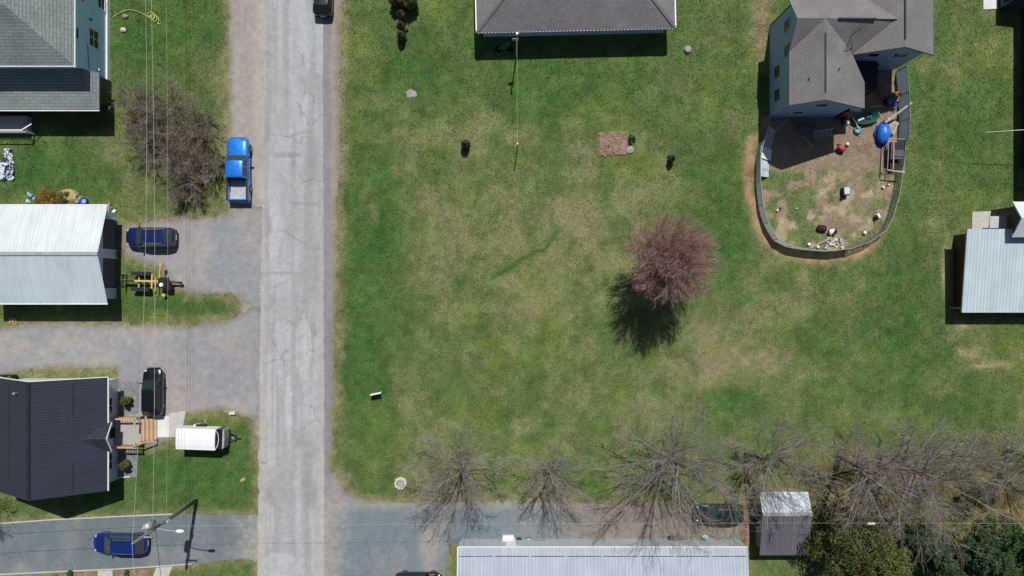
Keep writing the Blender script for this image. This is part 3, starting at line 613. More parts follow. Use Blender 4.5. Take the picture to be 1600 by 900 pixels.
# entry gable over the door
dy = -13.1; dr = 1.25
for s in (-1, 1):
    roof_plane(g, [(XE + .28, dy, HE + .72), (-37.25, dy, hz(-37.25) + .02), (XE, dy + s * dr, HE + .04), (XE + .28, dy + s * dr, HE - .08)], sh_dark, (1, 0, 0), .08, 'entry_gable')
    strip(g, (XE + .32, dy, HE + .68), (XE + .32, dy + s * dr, HE - .12), .05, .12, 'white', 'gable_trim')
wall_poly(g, 'entry_gable_wall', [(XE + .1, dy - dr + .1, HE - .1), (XE + .1, dy + dr - .1, HE - .1), (XE + .1, dy, HE + .62)], sd_white)
window(g, (wxe, -10.6, 1.6), (0, 1, 0), 1.4, 1.1, (2, 1)); window(g, (wxe, -15.6, 1.6), (0, 1, 0), 1.4, 1.1, (2, 1))
d = MB().box((wxe + .03, dy, 1.72), (.06, .95, 2.05)).build('door', M['dark_glass'], g); MB().box((wxe + .05, dy - .38, 1.65), (.12, .05, .12)).build('handle', M['steel'], d)
# wooden entry deck and steps
dk = S('entry_deck', 'wooden entry deck with grey boards and tan steps', 'deck', (-35.2, dy))
x0, x1, y0, y1, zd = wxe + .06, -33.75, -14.25, -11.75, 0.68
me = MB().box((0, 0, 0), (x1 - x0 - .02, .165, .035)).mesh('deck_board', M['grey_wood'])
nb = 14
for k in range(nb): inst(me, 'deck_board', dk, (((x0 + x1) / 2) - dk.location.x, y0 + (y1 - y0) * (k + .5) / nb - dk.location.y, zd))
me = MB().box((0, 0, 0), (.30, 2.0, .05)).mesh('tread', M['new_wood'])
for k in range(4): inst(me, 'tread', dk, (-33.62 + k * .30 - dk.location.x, -12.95 - dk.location.y, zd - .10 - k * .155), (0, 0, .0))
me = MB().box((0, 0, 0), (.03, 2.0, .13)).mesh('riser', M['old_wood'])
for k in range(4): inst(me, 'riser', dk, (-33.76 + k * .30 - dk.location.x, -12.95 - dk.location.y, zd - .06 - k * .155))
for yy in (y0 - .02, y1 + .02):
    for xx in (x0 + .25, x1 - .05): MB().box((xx, yy, .85), (.09, .09, 1.75)).build('post', M['new_wood'], dk)
    MB().box(((x0 + x1) / 2 + .05, yy, 1.72), (x1 - x0 + .2, .16, .05)).build('rail', M['new_wood'], dk); MB().box(((x0 + x1) / 2 + .05, yy, 1.0), (x1 - x0 - .1, .05, .08)).build('rail', M['new_wood'], dk)
    for k in range(9): MB().box((x0 + .3 + k * .24, yy, 1.35), (.035, .035, .7)).build('baluster', M['new_wood'], dk)
MB().box((x1, y1 - .45, 1.72), (.16, .85, .05)).build('rail', M['new_wood'], dk); MB().box((x1, y0 + .2, 1.72), (.16, .5, .05)).build('rail', M['new_wood'], dk)
MB().bar((x1, -13.95, 1.68), (-32.45, -13.85, .95), .14, .05).build('handrail', M['new_wood'], dk); MB().box((-32.5, -13.85, .47), (.09, .09, .95)).build('post', M['new_wood'], dk)
MB().box(((x0 + x1) / 2, (y0 + y1) / 2, .33), (x1 - x0 - .1, y1 - y0 - .1, .6)).build('skirt', M['old_wood'], dk)
# --- north house with hip roof
a = math.radians(1.3)
g = thing('house', 'house with mauve grey hip roof and dotted eave edge', 'house', (5.55, 27.1, 0), a)
hx, hy, HE, HR = 8.75, 4.35, 2.6, 4.9
def lb(b, n, m, par=g): return b.build(n, m, par, local=True)
lb(MB().prism([(-hx + .5, -hy + .5), (hx - .5, -hy + .5), (hx - .5, hy - .5), (-hx + .5, hy - .5)], -.05, HE - .02, False), 'wall', sd_grey)
rr = hx - hy
for pts, u in (([(-hx, -hy, HE), (hx, -hy, HE), (rr, 0, HR), (-rr, 0, HR)], (1, 0, 0)), ([(hx, hy, HE), (-hx, hy, HE), (-rr, .01, HR), (rr, .01, HR)], (1, 0, 0)),
               ([(-hx, hy, HE), (-hx, -hy, HE), (-rr - .01, 0, HR)], (0, 1, 0)), ([(hx, -hy, HE), (hx, hy, HE), (rr + .01, 0, HR)], (0, 1, 0))):
    lb(MB().slab(pts, .1, u), 'roof', sh_mid)
for sx in (-1, 1):
    for sy in (-1, 1): lb(MB().bar((sx * hx, sy * hy, HE + .02), (sx * rr, 0, HR + .02), .26, .03), 'hip_cap', sh_mid)
lb(MB().box((0, -hy - .05, HE - .05), (2 * hx, .1, .1)), 'gutter', M['grey_cover'])
for sx in (-1, 1): lb(MB().box((sx * (hx + .05), 0, HE - .05), (.1, 2 * hy, .1)), 'gutter', M['white'])
me = MB().box((0, 0, 0), (.09, .04, .02)).mesh('gutter_bracket', M['galv'])
for k in range(58): inst(me, 'gutter_bracket', g, (-hx + .15 + k * .30, -hy - .085, HE + .015))
# --- big blue house, north-east
g = S('house', 'two storey blue house with crossing grey gable roofs', 'house', (28.5, 20.0))
R_ = 7.5
xl, xr_, xm, yf = 23.16, 30.0, 25.44, 15.3
zl, zr = 5.78, 4.76
ycr, hw = 21.9, 2.2                                   # cross ridge and its half width
sl_r = (R_ - zr) / (xr_ - xm)
roof_plane(g, [(xl, yf, zl), (xm, yf, R_), (xm, ycr, R_), (xl, ycr - hw, zl)], sh_grey, (0, 1, 0))
roof_plane(g, [(xm + .01, yf, R_), (xr_, yf, zr), (xr_, 17.5, zr), (28.5, 19.65, R_ - sl_r * (28.5 - xm)), (xm + .01, ycr, R_)], sh_grey, (0, 1, 0))
# cross gable (ridge runs east-west), west gable end
roof_plane(g, [(xl, ycr - hw, zl), (xm, ycr, R_ - .005), (xl, ycr, R_ - .02)], sh_grey, (1, 0, 0))
roof_plane(g, [(xl, ycr + .01, R_ - .02), (xm + 6.0, ycr + .01, R_ - .2), (28.6, ycr + hw + .9, 5.6), (xl, ycr + hw, zl)], sh_grey, (1, 0, 0))
roof_plane(g, [(xm + .02, ycr, R_ - .01), (28.5, 19.62, 5.62), (31.2, ycr, R_ - .35)], sh_grey, (1, 0, 0))
# east block
ex0, ex1, exm, ef, en = 28.6, 35.4, 31.9, 19.6, 30.5; ez = 5.6
roof_plane(g, [(ex0, ef, ez), (exm, ef, R_ - .02), (exm, en, R_ - .02), (ex0, en, ez)], sh_grey, (0, 1, 0)); roof_plane(g, [(exm + .01, ef, R_ - .02), (ex1, ef, ez - .1), (ex1, en, ez - .1), (exm + .01, en, R_ - .02)], sh_grey, (0, 1, 0))
for p0, p1 in (((xm, yf + .6, R_), (xm, ycr - 1.2, R_)), ((exm, ef + .6, R_), (exm, en, R_)), ((26.5, ycr, R_ - .05), (29.6, ycr, R_ - .15))):
    MB().bar((p0[0] - .0, p0[1], p0[2] + .05), (p1[0], p1[1], p1[2] + .05), .10, .08).build('ridge_vent', M['black'], g)
# walls
wl_, wr2, wf = 23.66, 28.6, 15.72
wall_poly(g, 'wall', [(wl_, 24.1, -.05), (wl_, wf, -.05), (wl_, wf, zl + .1), (wl_, ycr - hw, zl - .05), (wl_, ycr, R_ - .3), (wl_, ycr + hw, zl - .15)], sd_blue)
wall_poly(g, 'wall', [(wl_ + .13, wf, -.05), (29.5, wf, -.05), (29.5, wf, zr + .1), (xm, wf, R_ - .16), (wl_ + .13, wf, zl + .2)], sd_blue)
wall_poly(g, 'wall', [(29.5, wf + .13, -.05), (29.5, 17.4, -.05), (29.5, 17.4, zr + .1), (29.5, wf + .13, zr + .1)], sd_blue)
wall_poly(g, 'wall', [(28.9, 20.0, -.05), (35.0, 20.0, -.05), (35.0, 20.0, ez + .0), (exm, 20.0, R_ - .18), (28.9, 20.0, ez + .05)], sd_blue)
wall_poly(g, 'wall', [(35.0, 20.13, -.05), (35.0, 30, -.05), (35.0, 30, ez), (35.0, 20.13, ez)], sd_blue)
wall_poly(g, 'wall', [(28.3, 17.4, -.05), (28.3, 20.0, -.05), (28.3, 20.0, 5.5), (28.3, 17.4, 5.5)], sd_blue)
wall_poly(g, 'wall', [(31, 24.1, -.05), (wl_, 24.1, -.05), (wl_, 24.1, zl), (31, 24.1, zl)], sd_blue)
for y_, z_, w_ in ((20.4, 3.9, .9), (22.6, 3.9, .9), (19.3, 1.5, 1.0), (17.2, 1.5, 1.0)):
    window(g, (wl_, y_, z_ + .3 if z_ > 3 else z_ + .4), (0, -1, 0), w_, 1.0, (1, 2), 'galv')
for x_, z_, w_ in ((25.6, 1.6, 1.0), (26.6, 4.2, 1.1)): window(g, (x_, wf, z_), (1, 0, 0), w_, .8, (1, 1))
for x_, z_, w_ in ((31.0, 4.3, 1.0), (33.3, 4.2, 1.3), (32.3, 1.7, 1.3)): window(g, (x_, 20.0, z_), (1, 0, 0), w_, .9, (1, 1))
for xa, xb, za, zb, yy in ((xl, xm, zl, R_, yf - .02), (xm, xr_, R_, zr, yf - .02), (ex0, exm, ez, R_, ef - .02), (exm, ex1, R_, ez - .1, ef - .02)):
    strip(g, (xa, yy, za - .08), (xb, yy, zb - .08), .05, .14, 'grey_cover', 'fascia')
MB().bar((wl_ - .02, wf - .02, 0), (wl_ - .02, wf - .02, zl), .1, .1).build('corner_trim', M['ltblue'], g)
# porch roof in the inner corner
roof_plane(g, [(29.6, 17.4, 3.0), (32.2, 17.4, 2.7), (32.2, 19.95, 2.7), (29.6, 19.95, 3.0)], sh_dark, (0, 1, 0), .12, 'porch_roof')
for x_, y_ in ((32.1, 17.5), (30.2, 17.5)): MB().box((x_, y_, 1.3), (.12, .12, 2.75)).build('porch_post', M['grey_cover'], g)
roof_plane(g, [(29.62, 15.6, 2.6), (30.9, 15.6, 2.4), (30.9, 17.35, 2.4), (29.62, 17.35, 2.6)], sh_dark, (0, 1, 0), .1, 'porch_roof')
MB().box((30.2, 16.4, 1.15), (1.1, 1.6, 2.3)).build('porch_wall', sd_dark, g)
for x_ in (24.4, 26.9): MB().lathe([(.05, 0), (.05, .4), (.07, .4)], 8, (x_, 18.0 if x_ > 26 else 17.2, 6.5)).build('vent_pipe', M['black'], g)
an = S('roof_antenna', 'black antenna mast leaning on the grey gable roof', 'antenna', (28.0, 20.85)); an.location.z = 6.6; WL[an.name] = Vector((28.0, 20.85, 6.6))
MB().tube([(28.0, 20.85, 6.45), (28.05, 20.9, 8.1)], .035, 6).build('mast', M['black'], an)
MB().bar((27.7, 20.6, 7.9), (28.5, 21.2, 7.95), .04, .04).build('boom', M['black'], an)
for k in range(4): q = k / 3; MB().bar((27.7 + .8 * q - .25, 20.6 + .6 * q + .3, 7.93), (27.7 + .8 * q + .25, 20.6 + .6 * q - .3, 7.93), .03, .03).build('rod', M['black'], an)
# --- north-west house
g = S('house', 'pale blue two storey house with green grey hip roof', 'house', (-41, 20))
XE, YS, HE, HR = -36.66, 18.6, 5.6, 8.0; XW, YN = -48.6, 30.0; q = 4.2
roof_plane(g, [(XW, YS, HE), (XE, YS, HE), (XE - q, YS + q, HR), (XW + q, YS + q, HR)], sh_green, (1, 0, 0)); roof_plane(g, [(XE, YS + .01, HE), (XE, YN, HE), (XE - q, YN - q, HR), (XE - q, YS + q, HR)], sh_green, (0, 1, 0))
roof_plane(g, [(XW, YN, HE), (XW, YS, HE), (XW + q, YS + q, HR), (XW + q, YN - q, HR)], sh_green, (0, 1, 0)); roof_plane(g, [(XE, YN, HE), (XW, YN, HE), (XW + q, YN - q, HR), (XE - q, YN - q, HR)], sh_green, (1, 0, 0))
roof_plane(g, [(XW + q, YS + q, HR), (XE - q, YS + q, HR), (XE - q, YN - q, HR), (XW + q, YN - q, HR)], sh_green, (1, 0, 0), .1)
strip(g, (XE, YS + q - .1 - q, HE - .05), (XE, YN, HE - .05), .07, .14, 'white', 'gutter'); strip(g, (XW, YS, HE - .05), (XE, YS, HE - .05), .07, .14, 'white', 'gutter')
bx = -37.06
MB().prism([(XW + .4, YS + .4), (bx, YS + .4), (bx, YN - .4), (XW + .4, YN - .4)], -.05, HE - .1, False).build('wall', sd_pale, g)
MB().box((bx + .06, (YS + YN) / 2, .22), (.14, YN - YS - .9, .5)).build('base_trim', M['white'], g)
window(g, (bx, 22.1, 2.35), (0, 1, 0), 1.5, 1.25, (2, 2)); window(g, (bx, 25.2, 4.3), (0, 1, 0), .9, 1.1, (1, 2)); window(g, (bx, 21.7, 4.9), (0, 1, 0), .9, .7, (1, 1), 'white'); window(g, (bx, 25.7, 1.2), (0, 1, 0), 1.0, 1.0, (1, 2))
MB().box((bx + .06, 23.6, 2.8), (.1, .12, .3)).build('wall_lamp', M['black'], g)
MB().tube([(bx + .05, 19.2, 3.0), (bx + .05, 21.3, 3.3)], .025, 5).build('wall_cable', M['blackwire'], g)
MB().lathe([(.12, 0), (.12, .2), (.05, .22)], 10, (bx + .1, 19.5, 1.6)).build('meter', M['galv'], g)
px0, px1, py0 = -52.0, -36.3, 15.6
roof_plane(g, [(px0, py0, 2.75), (px1, py0, 2.75), (px1 - 1.2, YS + .35, 3.75), (px0, YS + .35, 3.75)], sh_green, (1, 0, 0), .12, 'porch_roof')
roof_plane(g, [(px1, py0, 2.75), (px1, YS + .35, 2.75), (px1 - 1.2, YS + .35, 3.75)], sh_green, (0, 1, 0), .12, 'porch_roof')
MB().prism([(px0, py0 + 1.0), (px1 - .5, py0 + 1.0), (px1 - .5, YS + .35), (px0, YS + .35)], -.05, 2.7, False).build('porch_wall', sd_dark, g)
strip(g, (px0, py0, 2.7), (px1, py0, 2.7), .07, .12, 'white', 'gutter')
MB().lathe([(.09, 0), (.09, .9), (.12, .9), (.12, .97)], 10, (-45.6, 16.6, 3.05)).build('stove_pipe', M['black'], g)
# porch landing with white rail
pr = S('porch_rail', 'white picket rail on the landing below the green porch roof', 'railing', (-45.5, 14.2))
MB().box((-46.2, 14.9, .35), (4.2, 1.5, .7)).build('landing', M['grey_wood'], pr)
MB().box((-46.0, 14.15, 1.62), (4.4, .09, .07)).build('rail', M['white'], pr); MB().box((-46.0, 14.15, .85), (4.4, .05, .06)).build('rail', M['white'], pr)
for k in range(17): MB().box((-48.0 + k * .25, 14.15, 1.22), (.05, .04, .75)).build('baluster', M['white'], pr)
for x_ in (-48.1, -43.85): MB().box((x_, 14.15, .85), (.12, .12, 1.72)).build('post', M['white'], pr)
MB().bar((-43.85, 14.2, 1.62), (-43.2, 14.75, 1.4), .08, .07).build('rail', M['white'], pr)
MB().box((-47.6, 14.9, .78), (.9, .5, .3)).build('bench_box', M['white'], pr)
# --- east metal roofed building with red house behind
g = S('outbuilding', 'low outbuilding with ribbed white metal roof and dark sides', 'outbuilding', (44.5, 1.6))
XW, YN, YS, XE = 40.06, 5.2, -2.1, 54.0
up = Vector((0, YN - YS, .75)); metal_slope(g, (XW, YS, 2.0), (XE, YS, 2.0), up, 16, .9, mr_east)
MB().prism([(XW + .55, YS + .35), (XE - .3, YS + .35), (XE - .3, YN - .35), (XW + .55, YN - .35)], -.05, 1.99, False).build('wall', sd_red, g)
strip(g, (XW - .02, YS, 1.97), (XW - .02, YN, 2.72), .06, .16, 'galv', 'fascia'); strip(g, (XW, YS - .04, 1.95), (XE, YS - .04, 1.95), .06, .12, 'white', 'gutter')
MB().box((XW + .2, YS + .3, .9), (.14, .14, 1.8)).build('post', M['old_wood'], g)
g2 = S('red_house', 'dark red sided house with white gable roof edges', 'house', (46, 6))
XW, YN, YS, YR, HE, HR = 43.55, 7.5, 4.42, 5.95, 3.5, 4.6
roof_plane(g2, [(XW, YS, HE), (56, YS, HE), (56, YR, HR), (XW, YR, HR)], mr_white, (1, 0, 0), .1); roof_plane(g2, [(56, YN, HE), (XW, YN, HE), (XW, YR + .01, HR), (56, YR + .01, HR)], mr_white, (1, 0, 0), .1)
wall_poly(g2, 'gable_wall', [(44.0, YN - .35, -.05), (44.0, YS + .35, -.05), (44.0, YS + .35, HE + .15), (44.0, YR, HR - .15), (44.0, YN - .35, HE + .15)], sd_red)
MB().prism([(44.13, YS + .35), (55.5, YS + .35), (55.5, YN - .35), (44.13, YN - .35)], -.05, HE, False).build('wall', sd_red, g2)
MB().bar((43.97, YS + .33, 0), (43.97, YS + .33, HE), .12, .12).build('corner_trim', M['white'], g2)
for ya, yb in ((YN, YR), (YS, YR)): strip(g2, (XW - .02, ya, HE - .05), (XW - .02, yb, HR - .05), .06, .14, 'white', 'rake_trim')
roof_plane(g2, [(42.6, 5.35, 1.9), (43.95, 5.35, 2.1), (43.95, 6.4, 2.1), (42.6, 6.4, 1.9)], M['galv'], (0, 1, 0), .06, 'awning')
slab_px('concrete_pad', [(1519, 331), (1548, 330), (1547, 362), (1518, 362)], 0.05, 'concrete', 'square concrete pad beside the white metal roof', 'pad', t=.1)
hp = S('storage_cabinet', 'small dark cabinet between the pad and red house', 'cabinet', P(1554, 337)); MB().box((*P(1554, 337), .45), (.7, .75, .9)).build('cabinet_body', M['teal'], hp); MB().box((*P(1554, 337), .93), (.78, .83, .06)).build('lid', M['grey_cover'], hp)
# --- dark building at the east edge
g = S('house', 'tall dark sided house casting a long shadow on the lawn', 'house', (50, 18))
MB().prism([(46.8, 11.0), (56, 11.0), (56, 30), (46.8, 30)], -.05, 4.9, False).build('wall', sd_dark, g)
roof_plane(g, [(46.5, 10.8, 4.8), (51.4, 10.8, 7.4), (51.4, 30, 7.4), (46.5, 30, 4.8)], sh_dark, (0, 1, 0)); roof_plane(g, [(51.41, 10.8, 7.4), (56.4, 10.8, 4.8), (56.4, 30, 4.8), (51.41, 30, 7.4)], sh_dark, (0, 1, 0))
wall_poly(g, 'gable_wall', [(46.93, 10.97, 0), (55.9, 10.97, 0), (55.9, 10.97, 4.9), (51.4, 10.97, 7.2), (46.93, 10.97, 4.9)], sd_dark)
roof_plane(g, [(44.7, 25.6, 2.5), (46.75, 25.6, 2.9), (46.75, 29, 2.9), (44.7, 29, 2.5)], sh_dark, (0, 1, 0), .12, 'porch_roof')
for y_ in (25.8, 28.6): MB().box((44.85, y_, 1.2), (.12, .12, 2.4)).build('porch_post', M['grey_cover'], g)
MB().box((45.75, 27.3, .25), (1.9, 3.2, .5)).build('porch_floor', M['grey_cover'], g)
window(g, (46.8, 15, 1.8), (0, -1, 0), 1.2, 1.1); window(g, (46.8, 21, 1.8), (0, -1, 0), 1.2, 1.1)
slab_px('concrete_pad', [(1536, -60), (1558, -60), (1558, 14), (1536, 15)], 0.06, 'pale_slab', 'pale concrete slab beside the tall dark house', 'pad', t=.1)
fp = S('overhead_line', 'thin pale overhead wire reaching out over the lawn from the dark house', 'pole', (46.7, 13.7))  # overhead wire off the house wall, shaped as a thin tapering rod
MB().tube([(41.2, 13.55, 3.4), (44, 13.65, 3.9), (46.85, 13.75, 4.2)], [.015, .022, .03], 8).build('line_span', M['white'], fp); MB().box((46.76, 13.75, 4.2), (.12, .25, .25)).build('bracket', M['galv'], fp)
# --- long building, south
g = S('long_building', 'long low building under a ribbed pale metal roof', 'building', (8, -25))
X0, X1, YN, HE = -4.8, 20.9, -23.0, 2.2
metal_slope(g, (X0, YN, HE), (X1, YN, HE), (0, -4.2, .75), 28, .9, mr_south, 3); metal_slope(g, (X0, YN - 8.4, HE), (X1, YN - 8.4, HE), (0, 4.19, .74), 28, .9, mr_south, 3)
MB().prism([(X0 + .05, YN - 8.3), (X1 - .05, YN - 8.3), (X1 - .05, YN - .06), (X0 + .05, YN - .06)], -.05, HE - .02, False).build('wall', sd_teal, g)
strip(g, (X0, YN + .03, HE), (X1, YN + .03, HE), .08, .1, 'white', 'eave_trim'); strip(g, (X0 - .03, YN, HE), (X0 - .03, YN - 4.2, HE + .75), .06, .1, 'white', 'rake_trim')
for k in range(8):
    xa = X0 + .1 + k * 3.2; strip(g, (xa, YN - .74, HE + .185), (xa + 3.0, YN - .74, HE + .185), .05, .05, 'grey_cover', 'snow_guard')
dr = MB().box((-.1, YN - .02, 1.05), (.9, .06, 2.0)).build('door', M['white'], g); MB().box((.25, YN + .03, 1.0), (.05, .08, .1)).build('handle', M['steel'], dr)
# --- shed
g = S('shed', 'weathered shed with streaked metal roof under bare trees', 'shed', (24.1, -21.2))
X0, X1, YR, YN, YS = 22.0, 26.35, -19.85, -18.15, -23.75; HR, HN, HS = 2.9, 2.0, 2.1
metal_slope(g, (X0, YN, HN), (X1, YN, HN), (0, YR - YN, HR - HN), 5, .9, mr_blue); metal_slope(g, (X0, YS, HS), (X1, YS, HS), (0, YR - YS, HR - HS), 5, .9, mr_galv)
MB().bar((X0, YR, HR + .03), (X1, YR, HR + .03), .3, .04).build('ridge_cap', M['galv'], g)
wall_poly(g, 'wall', [(X0 + .35, YN - .25, -.05), (X0 + .35, YS + .25, -.05), (X0 + .35, YS + .25, HS), (X0 + .35, YR, HR - .06), (X0 + .35, YN - .25, HN)], M['old_wood'])
wall_poly(g, 'wall', [(X1 - .2, YS + .25, -.05), (X1 - .2, YN - .25, -.05), (X1 - .2, YN - .25, HN), (X1 - .2, YR, HR - .06), (X1 - .2, YS + .25, HS)], M['old_wood'])
MB().box(((X0 + X1) / 2 + .07, YN - .28, .95), (X1 - X0 - .84, .06, 2.0)).build('wall', M['old_wood'], g); MB().box(((X0 + X1) / 2 + .07, YS + .3, .95), (X1 - X0 - .84, .06, 2.0)).build('wall', M['old_wood'], g)
d = MB().box((X0 + .32, -21.0, .95), (.06, 1.6, 1.9)).build('door', M['grey_cover'], g); MB().box((X0 + .26, -20.4, 1.0), (.05, .05, .2)).build('handle', M['galv'], d)
# ------------------------------------------------------------------ vehicles
def wheel_parts(parent, x, y, r=.33, w=.22):
    Mx = Matrix.Rotation(math.pi / 2, 4, 'X')
    t = MB().lathe([(r * .62, -w / 2), (r * .93, -w / 2), (r, -w * .3), (r, w * .3), (r * .93, w / 2), (r * .62, w / 2), (r * .62, -w / 2)], 18, (x, y, r), Mx).build('tyre', M['rubber'], parent, local=True, smooth=True)
    b = MB().lathe([(r * .1, -w * .38), (r * .63, -w * .42), (r * .63, w * .42), (r * .1, w * .38)], 12, (x, y, r), Mx)
    s = 1 if y > 0 else -1
    for k in range(5):
        a = k * 2 * math.pi / 5; b.bar((x, y + s * w * .44, r), (x + math.cos(a) * r * .58, y + s * w * .44, r + math.sin(a) * r * .58), .05, .03)
    b.build('rim', M['steel'], t, local=True)
def loft(secs):
    """secs: list of lists of points, same count, open half rings mirrored across y"""
    b = MB(); n = len(secs[0]); rings = []
    for s in secs:
        full = [(x, y, z) for x, y, z in s] + [(x, -y, z) for x, y, z in s[::-1]]
        rings.append(full)
    k = len(rings[0])
    for r in rings: b.v += r
    for i in range(len(rings) - 1):
        for j in range(k):
            a = i * k + j; c = i * k + (j + 1) % k; b.f.append((a, c, c + k, a + k)); b.uv.append(None)
    b.f.append(tuple(range(k - 1, -1, -1))); b.uv.append(None); q = (len(rings) - 1) * k
    b.f.append(tuple(q + j for j in range(k))); b.uv.append(None); return b
def quad_out(parent, name, m, pts, inset=.06, out=.012):
    """glass panel inset in a quad of the cabin and set slightly proud of it"""
    pts = [Vector(p) for p in pts]; c = sum(pts, Vector()) / 4; n = (pts[1] - pts[0]).cross(pts[3] - pts[0]).normalized()
    if n.dot(c - Vector((0, 0, .9))) < 0: n = -n
    q = [p + (c - p).normalized() * inset * 1.4 + n * out for p in pts]
    b = MB(); b.add(q + [p - n * .02 for p in q], [(0, 1, 2, 3), (7, 6, 5, 4), (0, 4, 5, 1), (1, 5, 6, 2), (2, 6, 7, 3), (3, 7, 4, 0)])
    o = b.build(name, m, parent, local=True); o.data.validate(); return o
def car(name, label, cat, xy, rz, pm, L=4.5, W=1.82, H=1.62, hood=1.0, style='suv', gl='car_glass'):
    g = thing(name, label, cat, (xy[0], xy[1], .02), rz); w = W / 2
    hz_ = hood; dk = hz_ + (.06 if style == 'suv' else .0)
    st = [(-.505, .55, .58, .76 * dk), (-.492, .80, .40, .90 * dk), (-.455, .93, .28, dk), (-.38, .985, .24, dk), (-.2, 1.0, .22, dk), (0, 1.0, .22, dk), (.16, 1.0, .22, dk - .01), (.27, .99, .22, hz_ - .03), (.37, .965, .24, hz_ - .08), (.43, .91, .28, hz_ - .15), (.475, .76, .36, hz_ - .25), (.498, .54, .42, hz_ - .34), (.508, .30, .48, hz_ - .40)]
    secs = []
    for t, k, zb, zt in st:
        x = t * L; ww = w * k
        secs.append([(x, 0, zb), (x, ww * .86, zb), (x, ww * .985, zb + (zt - zb) * .22), (x, ww, zb + (zt - zb) * .55), (x, ww * .965, zb + (zt - zb) * .85), (x, ww * .88, zt - .02), (x, ww * .55, zt + .02), (x, 0, zt + .03)])
    o = loft(secs).build('body', pm, g, local=True, smooth=True); md = o.modifiers.new('round', 'SUBSURF'); md.levels = md.render_levels = 2
    rear = -.47 if style == 'suv' else -.36; rr_ = -.36 if style == 'suv' else -.2
    b0, b1, r0, r1 = rear * L, .25 * L, rr_ * L, .06 * L; wb, wt = w * .90, w * .72
    c8 = [(b0, -wb, dk - .05), (b1, -wb, hz_ - .06), (b1 + .08, 0, hz_ - .04), (b1, wb, hz_ - .06), (b0, wb, dk - .05), (b0 - .05, 0, dk - .05)]
    t8 = [(r0, -wt, H - .05), (r1, -wt, H - .06), (r1 + .09, 0, H - .02), (r1, wt, H - .06), (r0, wt, H - .05), (r0 - .05, 0, H - .02)]
    mid_ = [((r0 + r1) / 2, -wt * 1.02, H - .015), ((r0 + r1) / 2, 0, H + .03), ((r0 + r1) / 2, wt * 1.02, H - .015)]
    b = MB(); b.add(c8 + t8 + mid_, [(0, 1, 7, 12, 6), (1, 2, 8, 7), (2, 3, 9, 8), (3, 4, 10, 14, 9), (4, 5, 11, 10), (5, 0, 6, 11), (6, 12, 13, 11), (12, 7, 8, 13), (13, 8, 9, 14), (11, 13, 14, 10)])
    o = b.build('cabin', pm, g, local=True, smooth=True); md = o.modifiers.new('round', 'BEVEL'); md.width = .07; md.segments = 3; md.limit_method = 'ANGLE'; md.angle_limit = .5; md.harden_normals = True
    G_ = M[gl]
    for s in (-1, 1):
        B = lambda x: dk - .05 + (hz_ - .01 - dk) * (x - b0) / (b1 - b0)
        T = lambda x: H - .05
        xs = [b0 + .15, -.06 * L, b1 - .12]; ts = [r0 + .08, -.06 * L, r1 - .02]
        for k in (0, 1):
            quad_out(g, 'side_window', G_, [(xs[k], s * wb, B(xs[k])), (xs[k + 1], s * wb, B(xs[k + 1])), (ts[k + 1], s * wt, T(0)), (ts[k], s * wt, T(0))], .05, .014)
        MB().blob((b1 - .28, s * (w * .93 + .09), hz_ + .02), (.09, .15, .08), 8, 6, 0).build('mirror', pm, g, local=True, smooth=True)
        MB().blob((.435 * L, s * w * .66, hz_ - .25), (.13, .15, .08), 10, 7, 0).build('headlight', M['lamp_lens'], g, local=True)
        MB().blob((-.462 * L, s * w * .70, dk - .16), (.11, .15, .15), 10, 7, 0).build('taillight', M['red_lens'], g, local=True)
        for x in (-.31 * L, .31 * L): wheel_parts(g, x, s * (w - .19))
        if style == 'suv': MB().tube([(r0 + .15, s * wt * .93, H + .03), (r1 - .1, s * wt * .93, H + .03)], .022, 6).build('roof_rail', M['steel'], g, local=True)
    for nm, bb, tt in (('windshield', b1, r1), ('rear_window', b0, r0)):
        q = .07 if nm == 'windshield' else -.045; zb = hz_ - .05 if nm == 'windshield' else dk - .05
        pts = [(bb, -wb * .98, zb), (bb + q, 0, zb + .01), (bb, wb * .98, zb), (tt, wt * .96, H - .055), (tt + q, 0, H - .025), (tt, -wt * .96, H - .055)]
        n = Vector((1 if q > 0 else -1, 0, .9)).normalized() * .034; c = sum((Vector(p) for p in pts), Vector()) / 6
        vs = [Vector(p) + (c - Vector(p)) * .07 + n for p in pts]; vs += [v - n * 1.6 for v in vs]
        o = MB().add(vs, [(0, 1, 4, 5), (1, 2, 3, 4), (11, 10, 7, 6), (10, 9, 8, 7)]).build(nm, G_, g, local=True); o.data.validate()
    MB().box((-.5 * L + .0, 0, .52), (.05, .5, .12)).build('licence_plate', M['white'], g, local=True)
    MB().box((-.492 * L, 0, .42), (.12, W * .72, .14)).build('rear_bumper', M['black'], g, local=True); MB().box((.492 * L, 0, .42), (.12, W * .60, .16)).build('front_grille', M['black'], g, local=True)
    return g
p_navy = paint('navy_paint', (0.012, 0.022, 0.12)); p_blue = paint('cobalt_paint', (0.008, 0.030, 0.185)); p_black = paint('black_paint', (0.008, 0.008, 0.011)); p_bright = paint('bright_blue_paint', (0.012, 0.20, 0.72), .3, .3); p_teal = paint('dark_teal_paint', (0.018, 0.035, 0.04))
p_char = paint('dark_navy_paint', (0.010, 0.011, 0.018))
PI = math.pi
car('parked_car', 'navy blue hatchback parked in front of the white roofed garage', 'car', (-32.85, 4.62), PI, p_navy, 4.5, 1.84, 1.6)
car('parked_car', 'black car standing at the foot of the wooden steps', 'car', (-32.65, -9.45), PI / 2, p_black, 4.35, 1.82, 1.5, .96, gl='black_glass')
car('parked_car', 'dark blue car stopped on the lane under the utility pole', 'car', (-35.6, -23.2), PI - .02, p_blue, 4.9, 1.85, 1.62)
